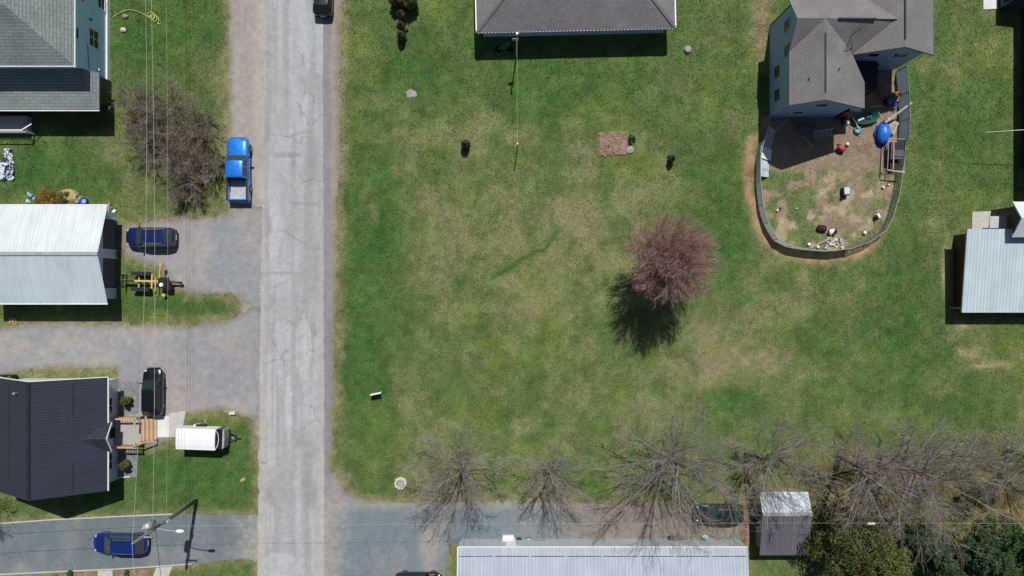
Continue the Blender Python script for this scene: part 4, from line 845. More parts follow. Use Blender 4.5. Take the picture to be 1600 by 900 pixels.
car('parked_car', 'black car with red taillights on the edge of the road', 'car', (-17.2, 27.05), PI / 2, p_black, 4.6, 1.82, 1.5, .98, gl='black_glass')
car('parked_car', 'black car parked beside the long metal roofed building', 'car', (-8.5, -26.75), 0, p_black, 4.2, 1.8, 1.5, .96, gl='black_glass')
car('parked_car', 'dark car half hidden by bare branches next to the shed', 'car', (18.8, -20.5), PI, p_teal, 4.4, 1.8, 1.5, .96)
# pickup
g = thing('pickup_truck', 'bright blue crew cab pickup truck with open grey bed', 'truck', (-24.85, 10.8, .02), PI / 2); L, W = 5.7, 1.98; w = W / 2
st = [(-.5, .90, .42, .98), (-.49, .97, .36, 1.04), (-.46, .985, .32, 1.06), (-.2, 1.0, .30, 1.08), (0, 1.0, .3, 1.10), (.18, 1.0, .3, 1.12), (.27, .99, .30, 1.12), (.40, .965, .32, 1.08), (.46, .92, .34, 1.0), (.488, .84, .38, .90), (.5, .70, .45, .78)]
secs = []
for t, k, zb, zt in st:
    if t < -.165: continue
    x = t * L; ww = w * k
    secs.append([(x, 0, zb), (x, ww * .86, zb), (x, ww * .985, zb + .16), (x, ww, zb + (zt - zb) * .55), (x, ww * .98, zb + (zt - zb) * .88), (x, ww * .9, zt - .01), (x, ww * .55, zt + .03), (x, 0, zt + .035)])
secs.insert(0, [(-.165 * L, y, z) for _, y, z in secs[0]])
loft(secs).build('body', p_bright, g, local=True, smooth=True)
bx0, bx1 = -.5 * L, -.165 * L
MB().box(((bx0 + bx1) / 2, 0, .58), (bx1 - bx0 - .1, W - .34, .06)).build('bed_floor', M['galv'], g, local=True)
for k in range(6): MB().box(((bx0 + bx1) / 2, -.6 + k * .24, .62), (bx1 - bx0 - .14, .10, .02)).build('bed_rib', M['galv'], g, local=True)
for s in (-1, 1):
    bm_ = MB(); bm_.box(((bx0 + bx1) / 2, s * (w - .10), .70), (bx1 - bx0, .20, .74)); bm_.build('bed_side', p_bright, g, local=True)
    MB().box(((bx0 + bx1) / 2, s * (w - .10), 1.085), (bx1 - bx0, .16, .03)).build('bed_rail', M['black'], g, local=True)
    MB().box((.463 * L, s * w * .68, .82), (.2, .34, .16), s * -.3).build('headlight', M['lamp_lens'], g, local=True); MB().box((bx0 - .01, s * (w - .11), .82), (.05, .16, .34)).build('taillight', M['red_lens'], g, local=True)
    MB().blob((.17 * L, s * (w + .14), 1.22), (.10, .16, .12), 8, 6, 0).build('mirror', M['black'], g, local=True, smooth=True)
    for x in (-.31 * L, .32 * L): wheel_parts(g, x, s * (w - .1), .39, .26)
MB().box((bx0 + .05, 0, .78), (.10, W - .4, .58)).build('tailgate', p_bright, g, local=True); MB().box((bx0 - .1, 0, .52), (.18, W * .92, .16)).build('rear_bumper', M['steel'], g, local=True); MB().box((.5 * L - .02, 0, .58), (.14, W * .7, .26)).build('front_grille', M['black'], g, local=True)
MB().box((bx1 + .06, 0, .85), (.12, W - .4, .6)).build('bed_front', M['black'], g, local=True)
b0, b1, r0, r1, wb, wt, zb, H = -.165 * L, .20 * L, -.155 * L, .09 * L, w * .93, w * .76, 1.06, 1.86
b = MB(); b.add([(b0, -wb, zb), (b1, -wb, zb), (b1 + .12, 0, zb), (b1, wb, zb), (b0, wb, zb), (r0, -wt, H - .05), (r1, -wt, H - .06), (r1 + .1, 0, H - .03), (r1, wt, H - .06), (r0, wt, H - .05)],
      [(0, 1, 6, 5), (1, 2, 7, 6), (2, 3, 8, 7), (3, 4, 9, 8), (4, 0, 5, 9)]); b.build('cab', p_bright, g, local=True)
b = MB(); vs = []; ys_ = [-1, -.9, -.6, 0, .6, .9, 1]
for x, dx in ((r0, -.02), (r0 + .12, 0), ((r0 + r1) / 2, 0), (r1 - .15, .05), (r1, .10)):
    e = -.03 if x in (r0, r1) else 0
    for q in ys_: vs.append((x + dx * (1 - q * q), q * wt, H + .02 - .07 * q ** 4 + e))
b.add(vs, [(i * 7 + j, (i + 1) * 7 + j, (i + 1) * 7 + j + 1, i * 7 + j + 1) for i in range(4) for j in range(6)]); b.build('cab_roof', p_bright, g, local=True, smooth=True)
for k in range(3): MB().box(((r0 + r1) / 2, -.38 + k * .38, H + .005), ((r1 - r0) * .88, .03, .04)).build('roof_ridge', p_bright, g, local=True)
for s in (-1, 1):
    xs = [b0 + .08, .02 * L, b1 - .16]; ts = [r0 + .06, .015 * L, r1 - .04]
    for k in (0, 1): quad_out(g, 'side_window', M['car_glass'], [(xs[k], s * wb, zb + .03), (xs[k + 1], s * wb, zb + .03), (ts[k + 1], s * wt, H - .07), (ts[k], s * wt, H - .07)], .05, .014)
quad_out(g, 'windshield', M['car_glass'], [(b1 + .05, -wb * .96, zb + .05), (b1 + .05, wb * .96, zb + .05), (r1 + .04, wt * .97, H - .05), (r1 + .04, -wt * .97, H - .05)], .04, .05); quad_out(g, 'rear_window', M['car_glass'], [(b0, -wb * .8, zb + .1), (b0, wb * .8, zb + .1), (r0, wt * .85, H - .08), (r0, -wt * .85, H - .08)], .04, .014)
# enclosed trailer
g = thing('enclosed_trailer', 'white enclosed cargo trailer with dark nose on the grass', 'trailer', (-28.0, -13.5, 0), -.035)
def tb(b, n, m, sm_=False): return b.build(n, m, g, local=True, smooth=sm_)
nose = [(-1.9, -.9), (1.55, -.9), (1.95, -.55), (2.05, 0), (1.95, .55), (1.55, .9), (-1.9, .9)]
tb(MB().prism([(-1.9, -.9), (1.5, -.9), (1.5, .9), (-1.9, .9)], .4, 1.97), 'box', M['white']); tb(MB().prism([(1.5, -.9), (2.0, -.88), (2.12, -.7), (2.15, 0), (2.12, .7), (2.0, .88), (1.5, .9)], .4, 1.45), 'nose', M['grey_cover'])
tb(MB().prism([(2.02, -.9), (2.14, -.74), (2.19, 0), (2.14, .74), (2.02, .9), (2.0, .9), (2.0, -.9)], .4, 1.52), 'stone_guard', M['galv'])
tb(MB().add([(1.5, -.86, 1.92), (1.5, .86, 1.92), (2.0, .86, 1.46), (2.0, -.86, 1.46), (1.5, -.86, 1.4), (1.5, .86, 1.4)], [(0, 3, 2, 1), (0, 4, 3), (1, 2, 5)]), 'nose_slope', M['black'])
rb = MB(); vs = []
for x in (-1.93, 1.55):
    for y, z in ((-.93, 1.95), (-.5, 2.03), (0, 2.06), (.5, 2.03), (.93, 1.95)): vs.append((x, y, z))
for x in (-1.93, 1.55):
    for y in (-.93, .93): vs.append((x, y, 1.93))
rb.add(vs, [(0, 5, 6, 1), (1, 6, 7, 2), (2, 7, 8, 3), (3, 8, 9, 4), (0, 1, 2, 3, 4, 11, 10), (5, 12, 13, 9, 8, 7, 6), (0, 10, 12, 5), (4, 9, 13, 11)]); tb(rb, 'roof', M['white'])
tb(MB().tube([(1.56, -.88, 1.95), (1.72, -.5, 1.80), (1.78, 0, 1.76), (1.72, .5, 1.80), (1.56, .88, 1.95)], .03, 6), 'nose_trim', M['white'])
for s in (-1, 1): tb(MB().bar((1.8, s * .5, .4), (3.0, 0, .42), .07, .1), 'tongue', M['black']); wheel_parts(g, -.3, s * .95, .33, .2); tb(MB().box((-.3, s * 1.0, .72), (.95, .22, .04)), 'fender', M['black'])
tb(MB().lathe([(.03, .0), (.03, .85), (.08, .86)], 8, (2.7, 0, 0)), 'jack', M['galv']); tb(MB().box((3.05, 0, .44), (.2, .1, .1)), 'coupler', M['steel']); tb(MB().box((-1.93, 0, 1.15), (.05, 1.6, 1.4)), 'rear_door', M['galv'])
g = S('plastic_bin', 'white plastic bins and a board beside the cargo trailer', 'bin', P(314, 666)); x, y = P(314, 665)
MB().box((x - .25, y, .22), (.5, .4, .44), .1, .9).build('bin', M['white'], g); MB().box((x + .2, y + .02, .2), (.35, .35, .4), -.2, .9).build('bin', M['white'], g); MB().bar((x + .35, y + .2, .03), (x + .5, y + .6, .05), .12, .03).build('board', M['old_wood'], g)
# log splitter / loader trailer
g = thing('log_loader', 'yellow and black log loader trailer beside the grass strip', 'loader trailer', (*P(234, 440), 0), -.02)
tb(MB().box((-.1, .05, .72), (4.2, .16, .18)), 'beam', M['yellow']); tb(MB().box((-1.6, .05, .74), (1.2, .14, .2)), 'beam_end', M['rubber'])
tb(MB().box((-.75, 0, .42), (.12, 1.6, .12)), 'axle', M['galv']); tb(MB().box((-.1, 0, .42), (.12, 1.5, .12)), 'axle', M['black'])
for s in (-1, 1):
    for x in (-.85, -.05): wheel_parts(g, x, s * .72, .37, .26)
    tb(MB().box((-.45, s * .72, .80), (1.7, .34, .05)), 'mudguard', M['rubber'])
tb(MB().box((.62, .05, .8), (.12, 1.35, .10)), 'cross_arm', M['yellow']); tb(MB().box((.95, -.25, .8), (.08, 1.2, .1)), 'cross_arm', M['yellow'])
tb(MB().bar((1.35, .25, .95), (1.55, 1.45, 1.15), .10, .12), 'swing_arm', M['yellow']); tb(MB().box((1.58, 1.52, 1.12), (.26, .3, .22), .15), 'arm_plate', M['terracotta'])
tb(MB().box((1.65, -.1, .75), (.75, 1.0, .55)), 'engine', M['black']); tb(MB().box((2.1, -.45, .6), (.4, .6, .5), .2), 'pump', M['rubber']); tb(MB().lathe([(.16, 0), (.2, .12), (.14, .2)], 12, (1.62, -.28, 1.02)), 'air_filter', M['white'])
tb(MB().bar((2.0, 0, .6), (3.0, -.05, .5), .14, .14), 'drawbar', M['black']); tb(MB().box((3.05, -.05, .5), (.3, .22, .2)), 'coupler', M['rubber']); tb(MB().box((1.55, -1.2, .3), (.25, .25, .5)), 'stabiliser', M['yellow'])
for y in (-.75, .75): tb(MB().tube([(-2.1, y * .7, 0), (-2.1, y * .7, 1.2)], .05, 6), 'stake', M['black'])
tb(MB().box((-2.1, 0, .68), (.1, 1.2, .1)), 'rear_bar', M['black'])

# ------------------------------------------------------------------ poles and wires
g = S('utility_pole', 'tall wooden utility pole with transformer and street light', 'utility pole', (-29.0, -19.53)); px_, py_ = -29.0, -19.53
MB().tube([(px_, py_, -.1), (px_, py_, 5), (px_, py_, 10.6)], [.16, .14, .11], 10).build('pole', M['pole_wood'], g, smooth=True)
t = MB().lathe([(.05, 7.5), (.30, 7.52), (.30, 8.55), (.26, 8.62), (.05, 8.68)], 16, (px_ - .12, py_ + .48, 0)).build('transformer', M['galv'], g, smooth=True)
for k in (-.12, .12): MB().lathe([(.05, 8.6), (.07, 8.68), (.05, 8.76), (.06, 8.84), (.02, 8.95)], 8, (px_ - .12 + k, py_ + .48, 0)).build('bushing', M['white'], t)
MB().box((px_, py_ + .2, 8.1), (.2, .25, .5)).build('bracket', M['galv'], g)
MB().tube([(px_, py_, 7.3), (px_ + .8, py_ - .08, 7.55), (px_ + 1.7, py_ - .18, 7.55)], .045, 6).build('lamp_arm', M['galv'], g); MB().blob((px_ + 2.05, py_ - .2, 7.53), (.36, .16, .1), 12, 8, 0).build('lamp_head', M['white'], g, smooth=True)
MB().box((px_ + .35, py_ - .02, 9.35), (1.1, .09, .1)).build('cross_arm', M['galv'], g)
for k in (.05, .85): MB().lathe([(.03, 9.4), (.07, 9.46), (.04, 9.52), (.06, 9.58), (.02, 9.64)], 8, (px_ + k, py_ - .02, 0)).build('insulator', M['grey_cover'], g)
MB().lathe([(.05, 10.6), (.08, 10.68), (.05, 10.75), (.07, 10.82), (.02, 10.9)], 8, (px_, py_, 0)).build('insulator', M['galv'], g)
MB().box((px_ + .15, py_, 5.6), (.12, .12, .5)).build('cable_box', M['white'], g)
def wire(label, a, b, sag, r=.016, m='wire', group=None, name='overhead_wire'):
    a, b = Vector(a), Vector(b); pts = []
    for k in range(25): t = k / 24; p = a.lerp(b, t); p.z -= sag * 4 * t * (1 - t); pts.append(p)
    return tag(MB().tube(pts, r, 5).build(name, M[m]), label, 'wire', group)
wire('top pale overhead wire running from the utility pole over the garage drive', (px_, py_, 10.85), (-29.25, 42, 9.9), 1.9, .013)
wire('pale overhead wire running from the transformer along the verge', (px_ + .1, py_ + .1, 8.0), (-28.95, 42, 9.3), .9, .013)
wire('thin grey cable strung low from the pole along the verge', (px_ + .15, py_, 5.9), (-28.6, 42, 7.0), .5, .008)
wire('pale cable crossing the road toward the shed', (px_ + .15, py_, 6.9), (62, -19.3, 7.2), .55, .008)
wire('dark service cable running from the pole to the lane edge', (px_, py_, 7.4), (-28.3, -40, 7.0), .8, .02, 'blackwire'); wire('pale wire running on from the pole past the lane', (px_, py_, 10.85), (-29.3, -60, 10.4), 1.2, .014)
wire('pale cable running along the lane past the blue car', (px_, py_, 6.9), (-75, -22.5, 6.6), .5, .014, 'blackwire')
sx, sy = P(1361, 818, 6.55); tag(MB().tube([(sx - .35, sy, 6.58), (sx - .28, sy, 6.58), (sx + .28, sy, 6.58), (sx + .35, sy, 6.58)], [.03, .1, .1, .03], 8).build('cable_splice', M['white']), 'white splice sleeve hanging on the cable above the bare trees', 'splice')
g = S('clothesline_pole', 'tall grey clothesline pole in the shade of the hip roof', 'pole', P(807, 88)); x, y = P(807, 88)
MB().tube([(x, y, -.05), (x, y, 5.7)], [.07, .05], 8).build('pole', M['grey_wood'], g); MB().box((x - .12, y, 4.3), (.5, .06, .5)).build('pulley_board', M['old_wood'], g); MB().box((x + .02, y, 5.75), (.18, .18, .1)).build('cap', M['white'], g)
g = S('clothesline_post', 'short clothesline post standing on the open lawn', 'post', P(808, 235)); x2, y2 = P(808, 235)
MB().tube([(x2, y2, -.05), (x2 + .02, y2 - .02, 3.0)], .05, 8).build('post', M['pole_wood'], g); MB().box((x2 + .02, y2 - .02, 3.03), (.12, .12, .1)).build('cap', M['white'], g)
wire('pale clothesline stretched between the pole and the post', (x, y, 5.5), (x2, y2, 2.95), .25, .010, 'hose', name='clothesline')

# ------------------------------------------------------------------ trees
def rand_perp(d, rg):
    v = Vector((rg.gauss(0, 1), rg.gauss(0, 1), rg.gauss(0, 1))); v -= d * v.dot(d); return v.normalized()
def branch(b, p, d, L, r0, r1, n, sides, rg, wig=.12, up=0.0):
    pts = [p.copy()]; q = p.copy(); dd = d.copy()
    for k in range(n):
        dd = (dd + rand_perp(dd, rg) * wig + Vector((0, 0, up))).normalized(); q = q + dd * (L / n); pts.append(q.copy())
    b.tube(pts, [r0 + (r1 - r0) * k / n for k in range(n + 1)], sides, False); return pts, dd
def bare_tree(name, label, xy, h, spread, seed, nl=12, subs=12, twigs=8, fine_=4, trunk=.2, th=.32, lean=(0, 0), tm='bark', wm='twig', rise=(.2, 1.2), group=None, tr=.008, cat='tree', ang=.72, wig=.13, low=.3, lt=.27, stems=1, lead=.6):
    """trunk and limbs in one part, the twigs of the crown in another; limbs end on an ellipsoid crown"""
    rg = random.Random(seed); g = S(name, label, cat, xy, group); base = Vector((xy[0], xy[1], -.1)); T = MB(); K = MB()
    cc = base + Vector((lean[0] * 2, lean[1] * 2, h * (1 + low) / 2)); R3 = Vector((spread, spread, h * (1 - low) / 2))
    def reach(o, d):
        a = sum((d[i] / R3[i]) ** 2 for i in range(3)); bb = sum(d[i] * (o[i] - cc[i]) / R3[i] ** 2 for i in range(3)); c_ = sum(((o[i] - cc[i]) / R3[i]) ** 2 for i in range(3)) - 1
        q = bb * bb - a * c_; return (-bb + math.sqrt(q)) / a if q > 0 else spread * .6
    top = base + Vector((lean[0], lean[1], h * th)); pts, d = branch(T, base, (top - base).normalized(), (top - base).length, trunk, trunk * .78, 4, 8, rg, .04)
    leader, dl = branch(T, pts[-1], (d + Vector((0, 0, .5))).normalized(), h * (lead - th * .5), trunk * .72, .035, 6, 6, rg, .10, .04)
    for i in range(nl):
        az = 2.39996 * i + rg.uniform(-.25, .25) + seed; t = rg.random() ** 1.3 * .75
        k = t * (len(leader) - 1); o = leader[int(k)].lerp(leader[min(int(k) + 1, len(leader) - 1)], k - int(k))
        if stems > 1: o = base + Vector((rg.uniform(-1, 1) * spread * .35, rg.uniform(-1, 1) * spread * .35, .1))
        el = rise[0] + (rise[1] - rise[0]) * ((i + .5) / nl) ; dv = Vector((math.cos(az) * math.cos(el), math.sin(az) * math.cos(el), math.sin(el)))
        Lb = max(.5, reach(o, dv)) * rg.uniform(.84, 1.0); r0 = trunk * lt * rg.uniform(.7, 1.2)
        lp, ld = branch(T, o, dv, Lb, r0, .014, 7, 5, rg, wig, .02)
        for j in range(subs):
            s_ = (.12 + .88 * (j + rg.random()) / subs) * 6.99; s_ = min(s_, 6.98); a = lp[int(s_)].lerp(lp[int(s_) + 1], s_ - int(s_)); fd = (lp[int(s_) + 1] - lp[int(s_)]).normalized()
            dd = (fd + rand_perp(fd, rg) * ang * rg.uniform(.6, 1.3) + Vector((0, 0, .12))).normalized()
            Ls = min(Lb * rg.uniform(.22, .42), max(.35, reach(a, dd) * 1.05)); sp, sd = branch(T if (s_ < 3 and r0 > .05) else K, a, dd, Ls, max(.013, r0 * .32 * (1 - s_ / 9)), tr * .9, 4, 4, rg, wig * 1.3, .02)
            for m_ in range(twigs):
                s2 = (.12 + .88 * (m_ + rg.random()) / twigs) * 3.98; a2 = sp[int(s2)].lerp(sp[int(s2) + 1], s2 - int(s2)); d2 = (sd + rand_perp(sd, rg) * ang * rg.uniform(.6, 1.4) + Vector((0, 0, .1))).normalized()
                L2 = max(.25, Ls * rg.uniform(.28, .55)); tp, td = branch(K, a2, d2, L2, tr, tr * .6, 2, 3, rg, wig * 1.5)
                for _ in range(fine_):
                    q = tp[0].lerp(tp[-1], rg.uniform(.2, 1)); d3 = (td + rand_perp(td, rg) * ang * rg.uniform(.6, 1.3)).normalized(); branch(K, q, d3, L2 * rg.uniform(.35, .7), tr * .75, tr * .3, 1, 3, rg)
    T.build('trunk', M[tm], g, smooth=True); K.build('crown', M[wm], g); return g
grp = 'bare trees in a row along the lane'
bare_tree('bare_tree', 'bare tree overhanging the lane mouth beside the stone fire ring', P(721, 712), 9.8, 4.8, 3, 24, 12, 7, 2, .16, .26)
bare_tree('bare_tree', 'small narrow bare tree above the white step of the long building', P(866, 718), 9.0, 3.4, 5, 20, 11, 7, 2, .15, .28, rise=(.25, 1.3))
bare_tree('bare_tree', 'large bare tree with many pale spreading limbs over the long roof', P(1030, 712), 11.5, 6.9, 8, 30, 13, 7, 2, .28, .2, rise=(.12, 1.2), lt=.24)
bare_tree('bare_tree', 'bare tree with a dark leaning trunk next to the shed', P(1165, 708), 10.4, 5.2, 12, 22, 12, 7, 2, .2, .3, lean=(.3, .2))
bare_tree('bare_tree', 'thick trunked bare tree between the shed and the brown leaf litter', P(1312, 712), 10.8, 5.4, 17, 22, 12, 7, 2, .28, .24, rise=(.12, 1.2), lt=.25)
bare_tree('bare_tree', 'widest bare tree reaching over the leaf litter with long heavy limbs', P(1372, 706), 11.5, 7.2, 21, 25, 13, 7, 2, .30, .2, rise=(.06, 1.2), lean=(.4, -.2), lt=.26)
bare_tree('bare_tree', 'bare tree at the far end of the row beyond the leaf litter', P(1572, 702), 10.5, 5.6, 27, 22, 11, 7, 2, .26, .22, rise=(.1, 1.2), lt=.25)
bare_tree('bare_tree', 'low bare sapling cluster above the lawn edge near the far bare tree', P(1490, 704), 7.0, 3.8, 33, 16, 10, 7, 3, .09, .12)
bare_tree('bare_tree', 'bare tree reaching over the kerb behind the dark roofed house', P(-14, 770), 6.5, 2.9, 41, 14, 9, 7, 3, .13, .25)
bare_tree('red_maple', 'round maple with red spring buds standing alone on the lawn', P(1021, 410), 10.9, 3.7, 51, 110, 16, 8, 2, .17, .2, tm='red_limb', wm='red_twig', rise=(.25, 1.5), tr=.0082, ang=.5, wig=.06, low=.28, lt=.2, lead=.4)
for i, (x, y, h_, s_, sd) in enumerate(((262, 180, 3.9, 2.9, 61), (316, 204, 3.6, 2.4, 67), (246, 230, 3.4, 2.6, 71), (294, 252, 3.7, 2.6, 73), (330, 262, 3.2, 1.9, 79), (300, 298, 2.9, 2.0, 83), (226, 176, 3.2, 2.4, 89))):
    bare_tree('bare_shrub', ['tallest grey bare shrub of the roadside thicket', 'bare shrub of the thicket closest to the road gravel', 'bare shrub of the thicket beside the bare soil path', 'pale twiggy shrub in the middle of the roadside thicket', 'dark bare shrub beside the bed of the blue pickup', 'shrub of the thicket bordering the gravel driveway', 'thin bare shrub of the thicket nearest the pale blue house'][i],
              P(x, y), h_, s_, sd, 26, 9, 6, 2, .07, .06, tm='thicket', wm='thicket', rise=(.15, 1.4), tr=.010, low=-.05, stems=9, lt=.42, wig=.12, cat='shrub', group='shrubs of the roadside thicket')
def leaves(b, c, r, n, size, rg, shell=.45):
    for _ in range(n):
        d = Vector((rg.gauss(0, 1), rg.gauss(0, 1), rg.gauss(0, 1))).normalized() * (shell + (1 - shell) * rg.random() ** .6)
        p = Vector((c[0] + d.x * r[0], c[1] + d.y * r[1], c[2] + d.z * r[2])); a = rand_perp(d, rg); n2 = (d + rand_perp(d, rg) * .8 + Vector((0, 0, .4))).normalized(); a = (a - n2 * a.dot(n2)).normalized(); c2 = n2.cross(a); s = size * rg.uniform(.6, 1.3)
        b.add([p - a * s, p - c2 * s * .45, p + a * s, p + c2 * s * .45], [(0, 1, 2, 3)])
def leafy(name, label, cat, xy, h, r, seed, m, clumps=26, n=260, size=.11, cone=0.0, th=.18, group=None, squash=1.0):
    core = th < .09
    rg = random.Random(seed); g = S(name, label, cat, xy, group); x, y = xy; T = MB(); K = MB()
    T.tube([(x, y, -.05), (x + .05, y, h * .5), (x, y + .05, h * .9)], [max(.03, r * .05), max(.02, r * .035), .015], 6)
    for i in range(clumps):
        t = (i + rg.random()) / clumps; z = h * (th + (1 - th) * t); rad = r * ((1 - t) ** .75 if cone else math.sqrt(max(0, 1 - (2 * t - 1) ** 2)) * .9 + .06)
        az = i * 2.4 + rg.uniform(-.5, .5); q = rad * math.sqrt(rg.uniform(.15, .8)); cr = max(.12, r * rg.uniform(.22, .40)) * (1 - .45 * t if cone else 1)
        c = (x + math.cos(az) * q, y + math.sin(az) * q, min(z, h - cr * .4)); leaves(K, c, (cr, cr, cr * .62), n, size, rg)
        T.tube([(x, y, z * .75), c], [max(.015, r * .018), .008], 4, False)
    if core: K.blob((x, y, h * .45), (r * .72, r * .72, h * .46), 12, 9, .12, rg)
    T.build('trunk', M['bark'], g); K.build('crown', M[m], g); return g
leafy('golden_shrub', 'low yellow green plant growing out of the straw heap', 'plant', P(100, 308), .6, .7, 231, 'gold_green', 12, 90, .06, 0, .1)
leafy('leafing_tree', 'yellow green leafing tree beside the weathered shed', 'tree', P(1292, 818), 6.5, 3.4, 101, 'fresh', 44, 330, .12)
leafy('leafing_tree', 'brighter yellow green tree just past the cable splice', 'tree', P(1345, 858), 6.0, 2.6, 103, 'gold_green', 36, 300, .12)
leafy('conifer_tree', 'dark green conifer under the long bare limbs', 'tree', P(1408, 838), 7.5, 2.6, 105, 'conifer', 46, 330, .12, 1)
leafy('conifer_tree', 'broad green conifer between the low dark conifer and the fresh green one', 'tree', P(1492, 850), 8.0, 2.8, 107, 'conifer', 48, 330, .12, 1)
leafy('conifer_tree', 'fresh green conifer next to the brown clearing by the last bare tree', 'tree', P(1545, 832), 7.0, 2.3, 109, 'green_leaf', 40, 260, .11, 1)
leafy('conifer_tree', 'low dark conifer beside the broad green conifer', 'tree', P(1448, 872), 5.5, 2.2, 113, 'conifer', 36, 300, .12, 1)
leafy('conifer_tree', 'small conifer filling the gap behind the low dark conifer', 'tree', P(1560, 892), 6.0, 2.4, 115, 'conifer', 36, 300, .12, 1)
def brush(label, xy, r, h_, seed, m, group='undergrowth in the wooded corner'):
    return leafy('undergrowth_bush', label, 'bush', xy, h_, r, seed, m, 12, 110, .09, 0, .1, group)
brush('grey green bush under the limbs of the widest bare tree', P(1425, 775), 1.5, 1.3, 121, 'conifer'); brush('green bush on the lawn edge near the last bare tree', P(1530, 770), 1.7, 1.2, 123, 'green_leaf'); brush('orange brown bush in the leaf litter', P(1375, 800), 1.0, .9, 125, 'golden')
brush('dull bush between the litter and the fresh green conifer', P(1500, 790), 1.4, 1.1, 127, 'fresh')
# garden shrubs
for (x, y), lab in zip(((632, 12), (629, 29), (629, 46), (629, 61)), ('conical cedar shrub at the back end of the short row', 'second cedar shrub from the free end of the short row', 'middle cedar shrub of the short row on the lawn', 'cedar shrub at the free end of the short row, shadow on grass')):
    leafy('cedar_shrub', lab, 'shrub', P(x, y), 1.75, .52, x + y, 'cedar', 22, 130, .055, 1, .05, 'cedar row on the lawn')
leafy('cedar_shrub', 'round dark shrub beside the back of the cedar row', 'shrub', P(644, 12), 1.9, .75, 211, 'cedar', 24, 160, .06, 0, .05); leafy('cedar_shrub', 'round dark shrub on the road side of the cedar row', 'shrub', P(620, 8), 1.9, .65, 213, 'cedar', 24, 160, .06, 0, .05)
leafy('cedar_shrub', 'lone conical cedar shrub near the clothesline post', 'shrub', P(728, 228), 1.7, .55, 215, 'cedar', 24, 150, .055, 1, .05); leafy('cedar_shrub', 'lone small cedar shrub past the mulch bed toward the pen', 'shrub', P(1047, 250), 1.6, .42, 217, 'cedar', 22, 130, .05, 1, .05)
leafy('yew_shrub', 'rounded olive shrub in the gravel bed beside the black car', 'shrub', P(203, 625), 1.3, .5, 219, 'fresh', 20, 150, .055, 0, .08); leafy('yew_shrub', 'rounded olive shrub in the gravel bed by the downpipe', 'shrub', P(201, 724), 1.3, .5, 221, 'fresh', 20, 150, .055, 0, .08)
leafy('golden_shrub', 'golden brown shrub against the garage wall', 'shrub', P(77, 315), 1.3, 1.15, 223, 'golden', 26, 150, .06, 0, .05, None)
for (x, y), lab in zip(((112, 894), (200, 893)), ('small green plant in the bed beside the narrow path', 'small green plant in the bed between the paths')): leafy('bedding_plant', lab, 'plant', P(x, y), .5, .28, x, 'green_leaf', 8, 60, .06, 0, .1)
leafy('bedding_plant', 'green leafy plant at the corner of the mulch bed', 'plant', P(986, 217), .5, .42, 227, 'green_leaf', 10, 70, .07, 0, .1)
# ------------------------------------------------------------------ the pen and what lies in it
def mesh_fabric(name, col, hole, sc):
    m, nt, b = newmat(name); p = pos(nt); n1 = noise(nt, p, 3, 3); nt.links.new(val(nt, col, ramp(nt, n1, .3, .7, .8, 1.2)), b.inputs['Base Color']); b.inputs['Roughness'].default_value = .8
    v = nd(nt, 'ShaderNodeTexVoronoi', {'Vector': p, 'Scale': sc}, distance='CHEBYCHEV'); f = ramp(nt, v.outputs[0], hole - .02, hole + .02, 1, 0)
    tr = nt.nodes.new('ShaderNodeBsdfTransparent'); mx = nt.nodes.new('ShaderNodeMixShader'); tl_ = nd(nt, 'ShaderNodeBsdfTranslucent', {0: tuple(col) + (1,)}); m2 = nd(nt, 'ShaderNodeMixShader', {0: .45, 1: b.outputs[0], 2: tl_.outputs[0]}); nt.links.new(f, mx.inputs[0]); nt.links.new(m2.outputs[0], mx.inputs[1]); nt.links.new(tr.outputs[0], mx.inputs[2])
    nt.links.new(mx.outputs[0], nt.nodes['Material Output'].inputs[0]); return m
fab_green = mesh_fabric('green_mesh', (0.62, 0.72, 0.68), .10, 16); fab_grey = mesh_fabric('grey_fabric', (0.62, 0.68, 0.74), .02, 16); fab_link = mesh_fabric('chain_link', (0.36, 0.36, 0.33), .38, 14)
g = S('pen_fence', 'curved mesh fence around the bare dog pen behind the blue house', 'fence', P(1290, 393))
FH = lambda i: 1.25 if i < 12 else (1.2 if i < 15 else 1.75)
fp_ = [P(*p) for p in PEN]
for i, (x, y) in enumerate(fp_): MB().tube([(x, y, -.05), (x, y, FH(i) + .05)], .03, 6).build('post', M['galv'], g)
for i in range(len(fp_) - 1):
    (x0, y0), (x1, y1) = fp_[i], fp_[i + 1]; h_ = min(FH(i), FH(i + 1)) if i != 14 else 1.2
    m_ = fab_green if i < 9 else (fab_link if i < 14 else fab_grey); d = Vector((x1 - x0, y1 - y0, 0)); n = Vector((d.y, -d.x, 0)).normalized() * .012; pts = []
    nseg = 5
    for k in range(nseg + 1):
        t = k / nseg; bow = math.sin(math.pi * t) * .07 * rnd.uniform(.3, 1); pts.append((x0 + d.x * t, y0 + d.y * t, bow))
    b = MB(); vs = []
    for (a, c, w_) in pts:
        vs += [(a + n.x * w_ * 20, c + n.y * w_ * 20, 0), (a, c, h_)]
    b.add(vs, [(2 * k, 2 * k + 2, 2 * k + 3, 2 * k + 1) for k in range(nseg)]); b.build('mesh_panel', m_, g)
    MB().tube([(x0, y0, h_ + .01), (x1, y1, h_ + .01)], .024, 6).build('top_rail', M['steel' if i >= 14 else 'galv'], g)
(x0, y0), (x1, y1) = P(1187, 224), P(1220, 192)
MB().tube([(x0, y0, 1.25), (x1, y1, 1.3)], .025, 6).build('gate_bar', M['galv'], g)
def item(name, label, cat, px, py, z=0.0, rz=0.0, group=None):
    x, y = P(px, py); return thing(name, label, cat, (x, y, z), rz, group)
def L_(g, b, n, m, sm_=False): return b.build(n, M[m] if isinstance(m, str) else m, g, local=True, smooth=sm_)
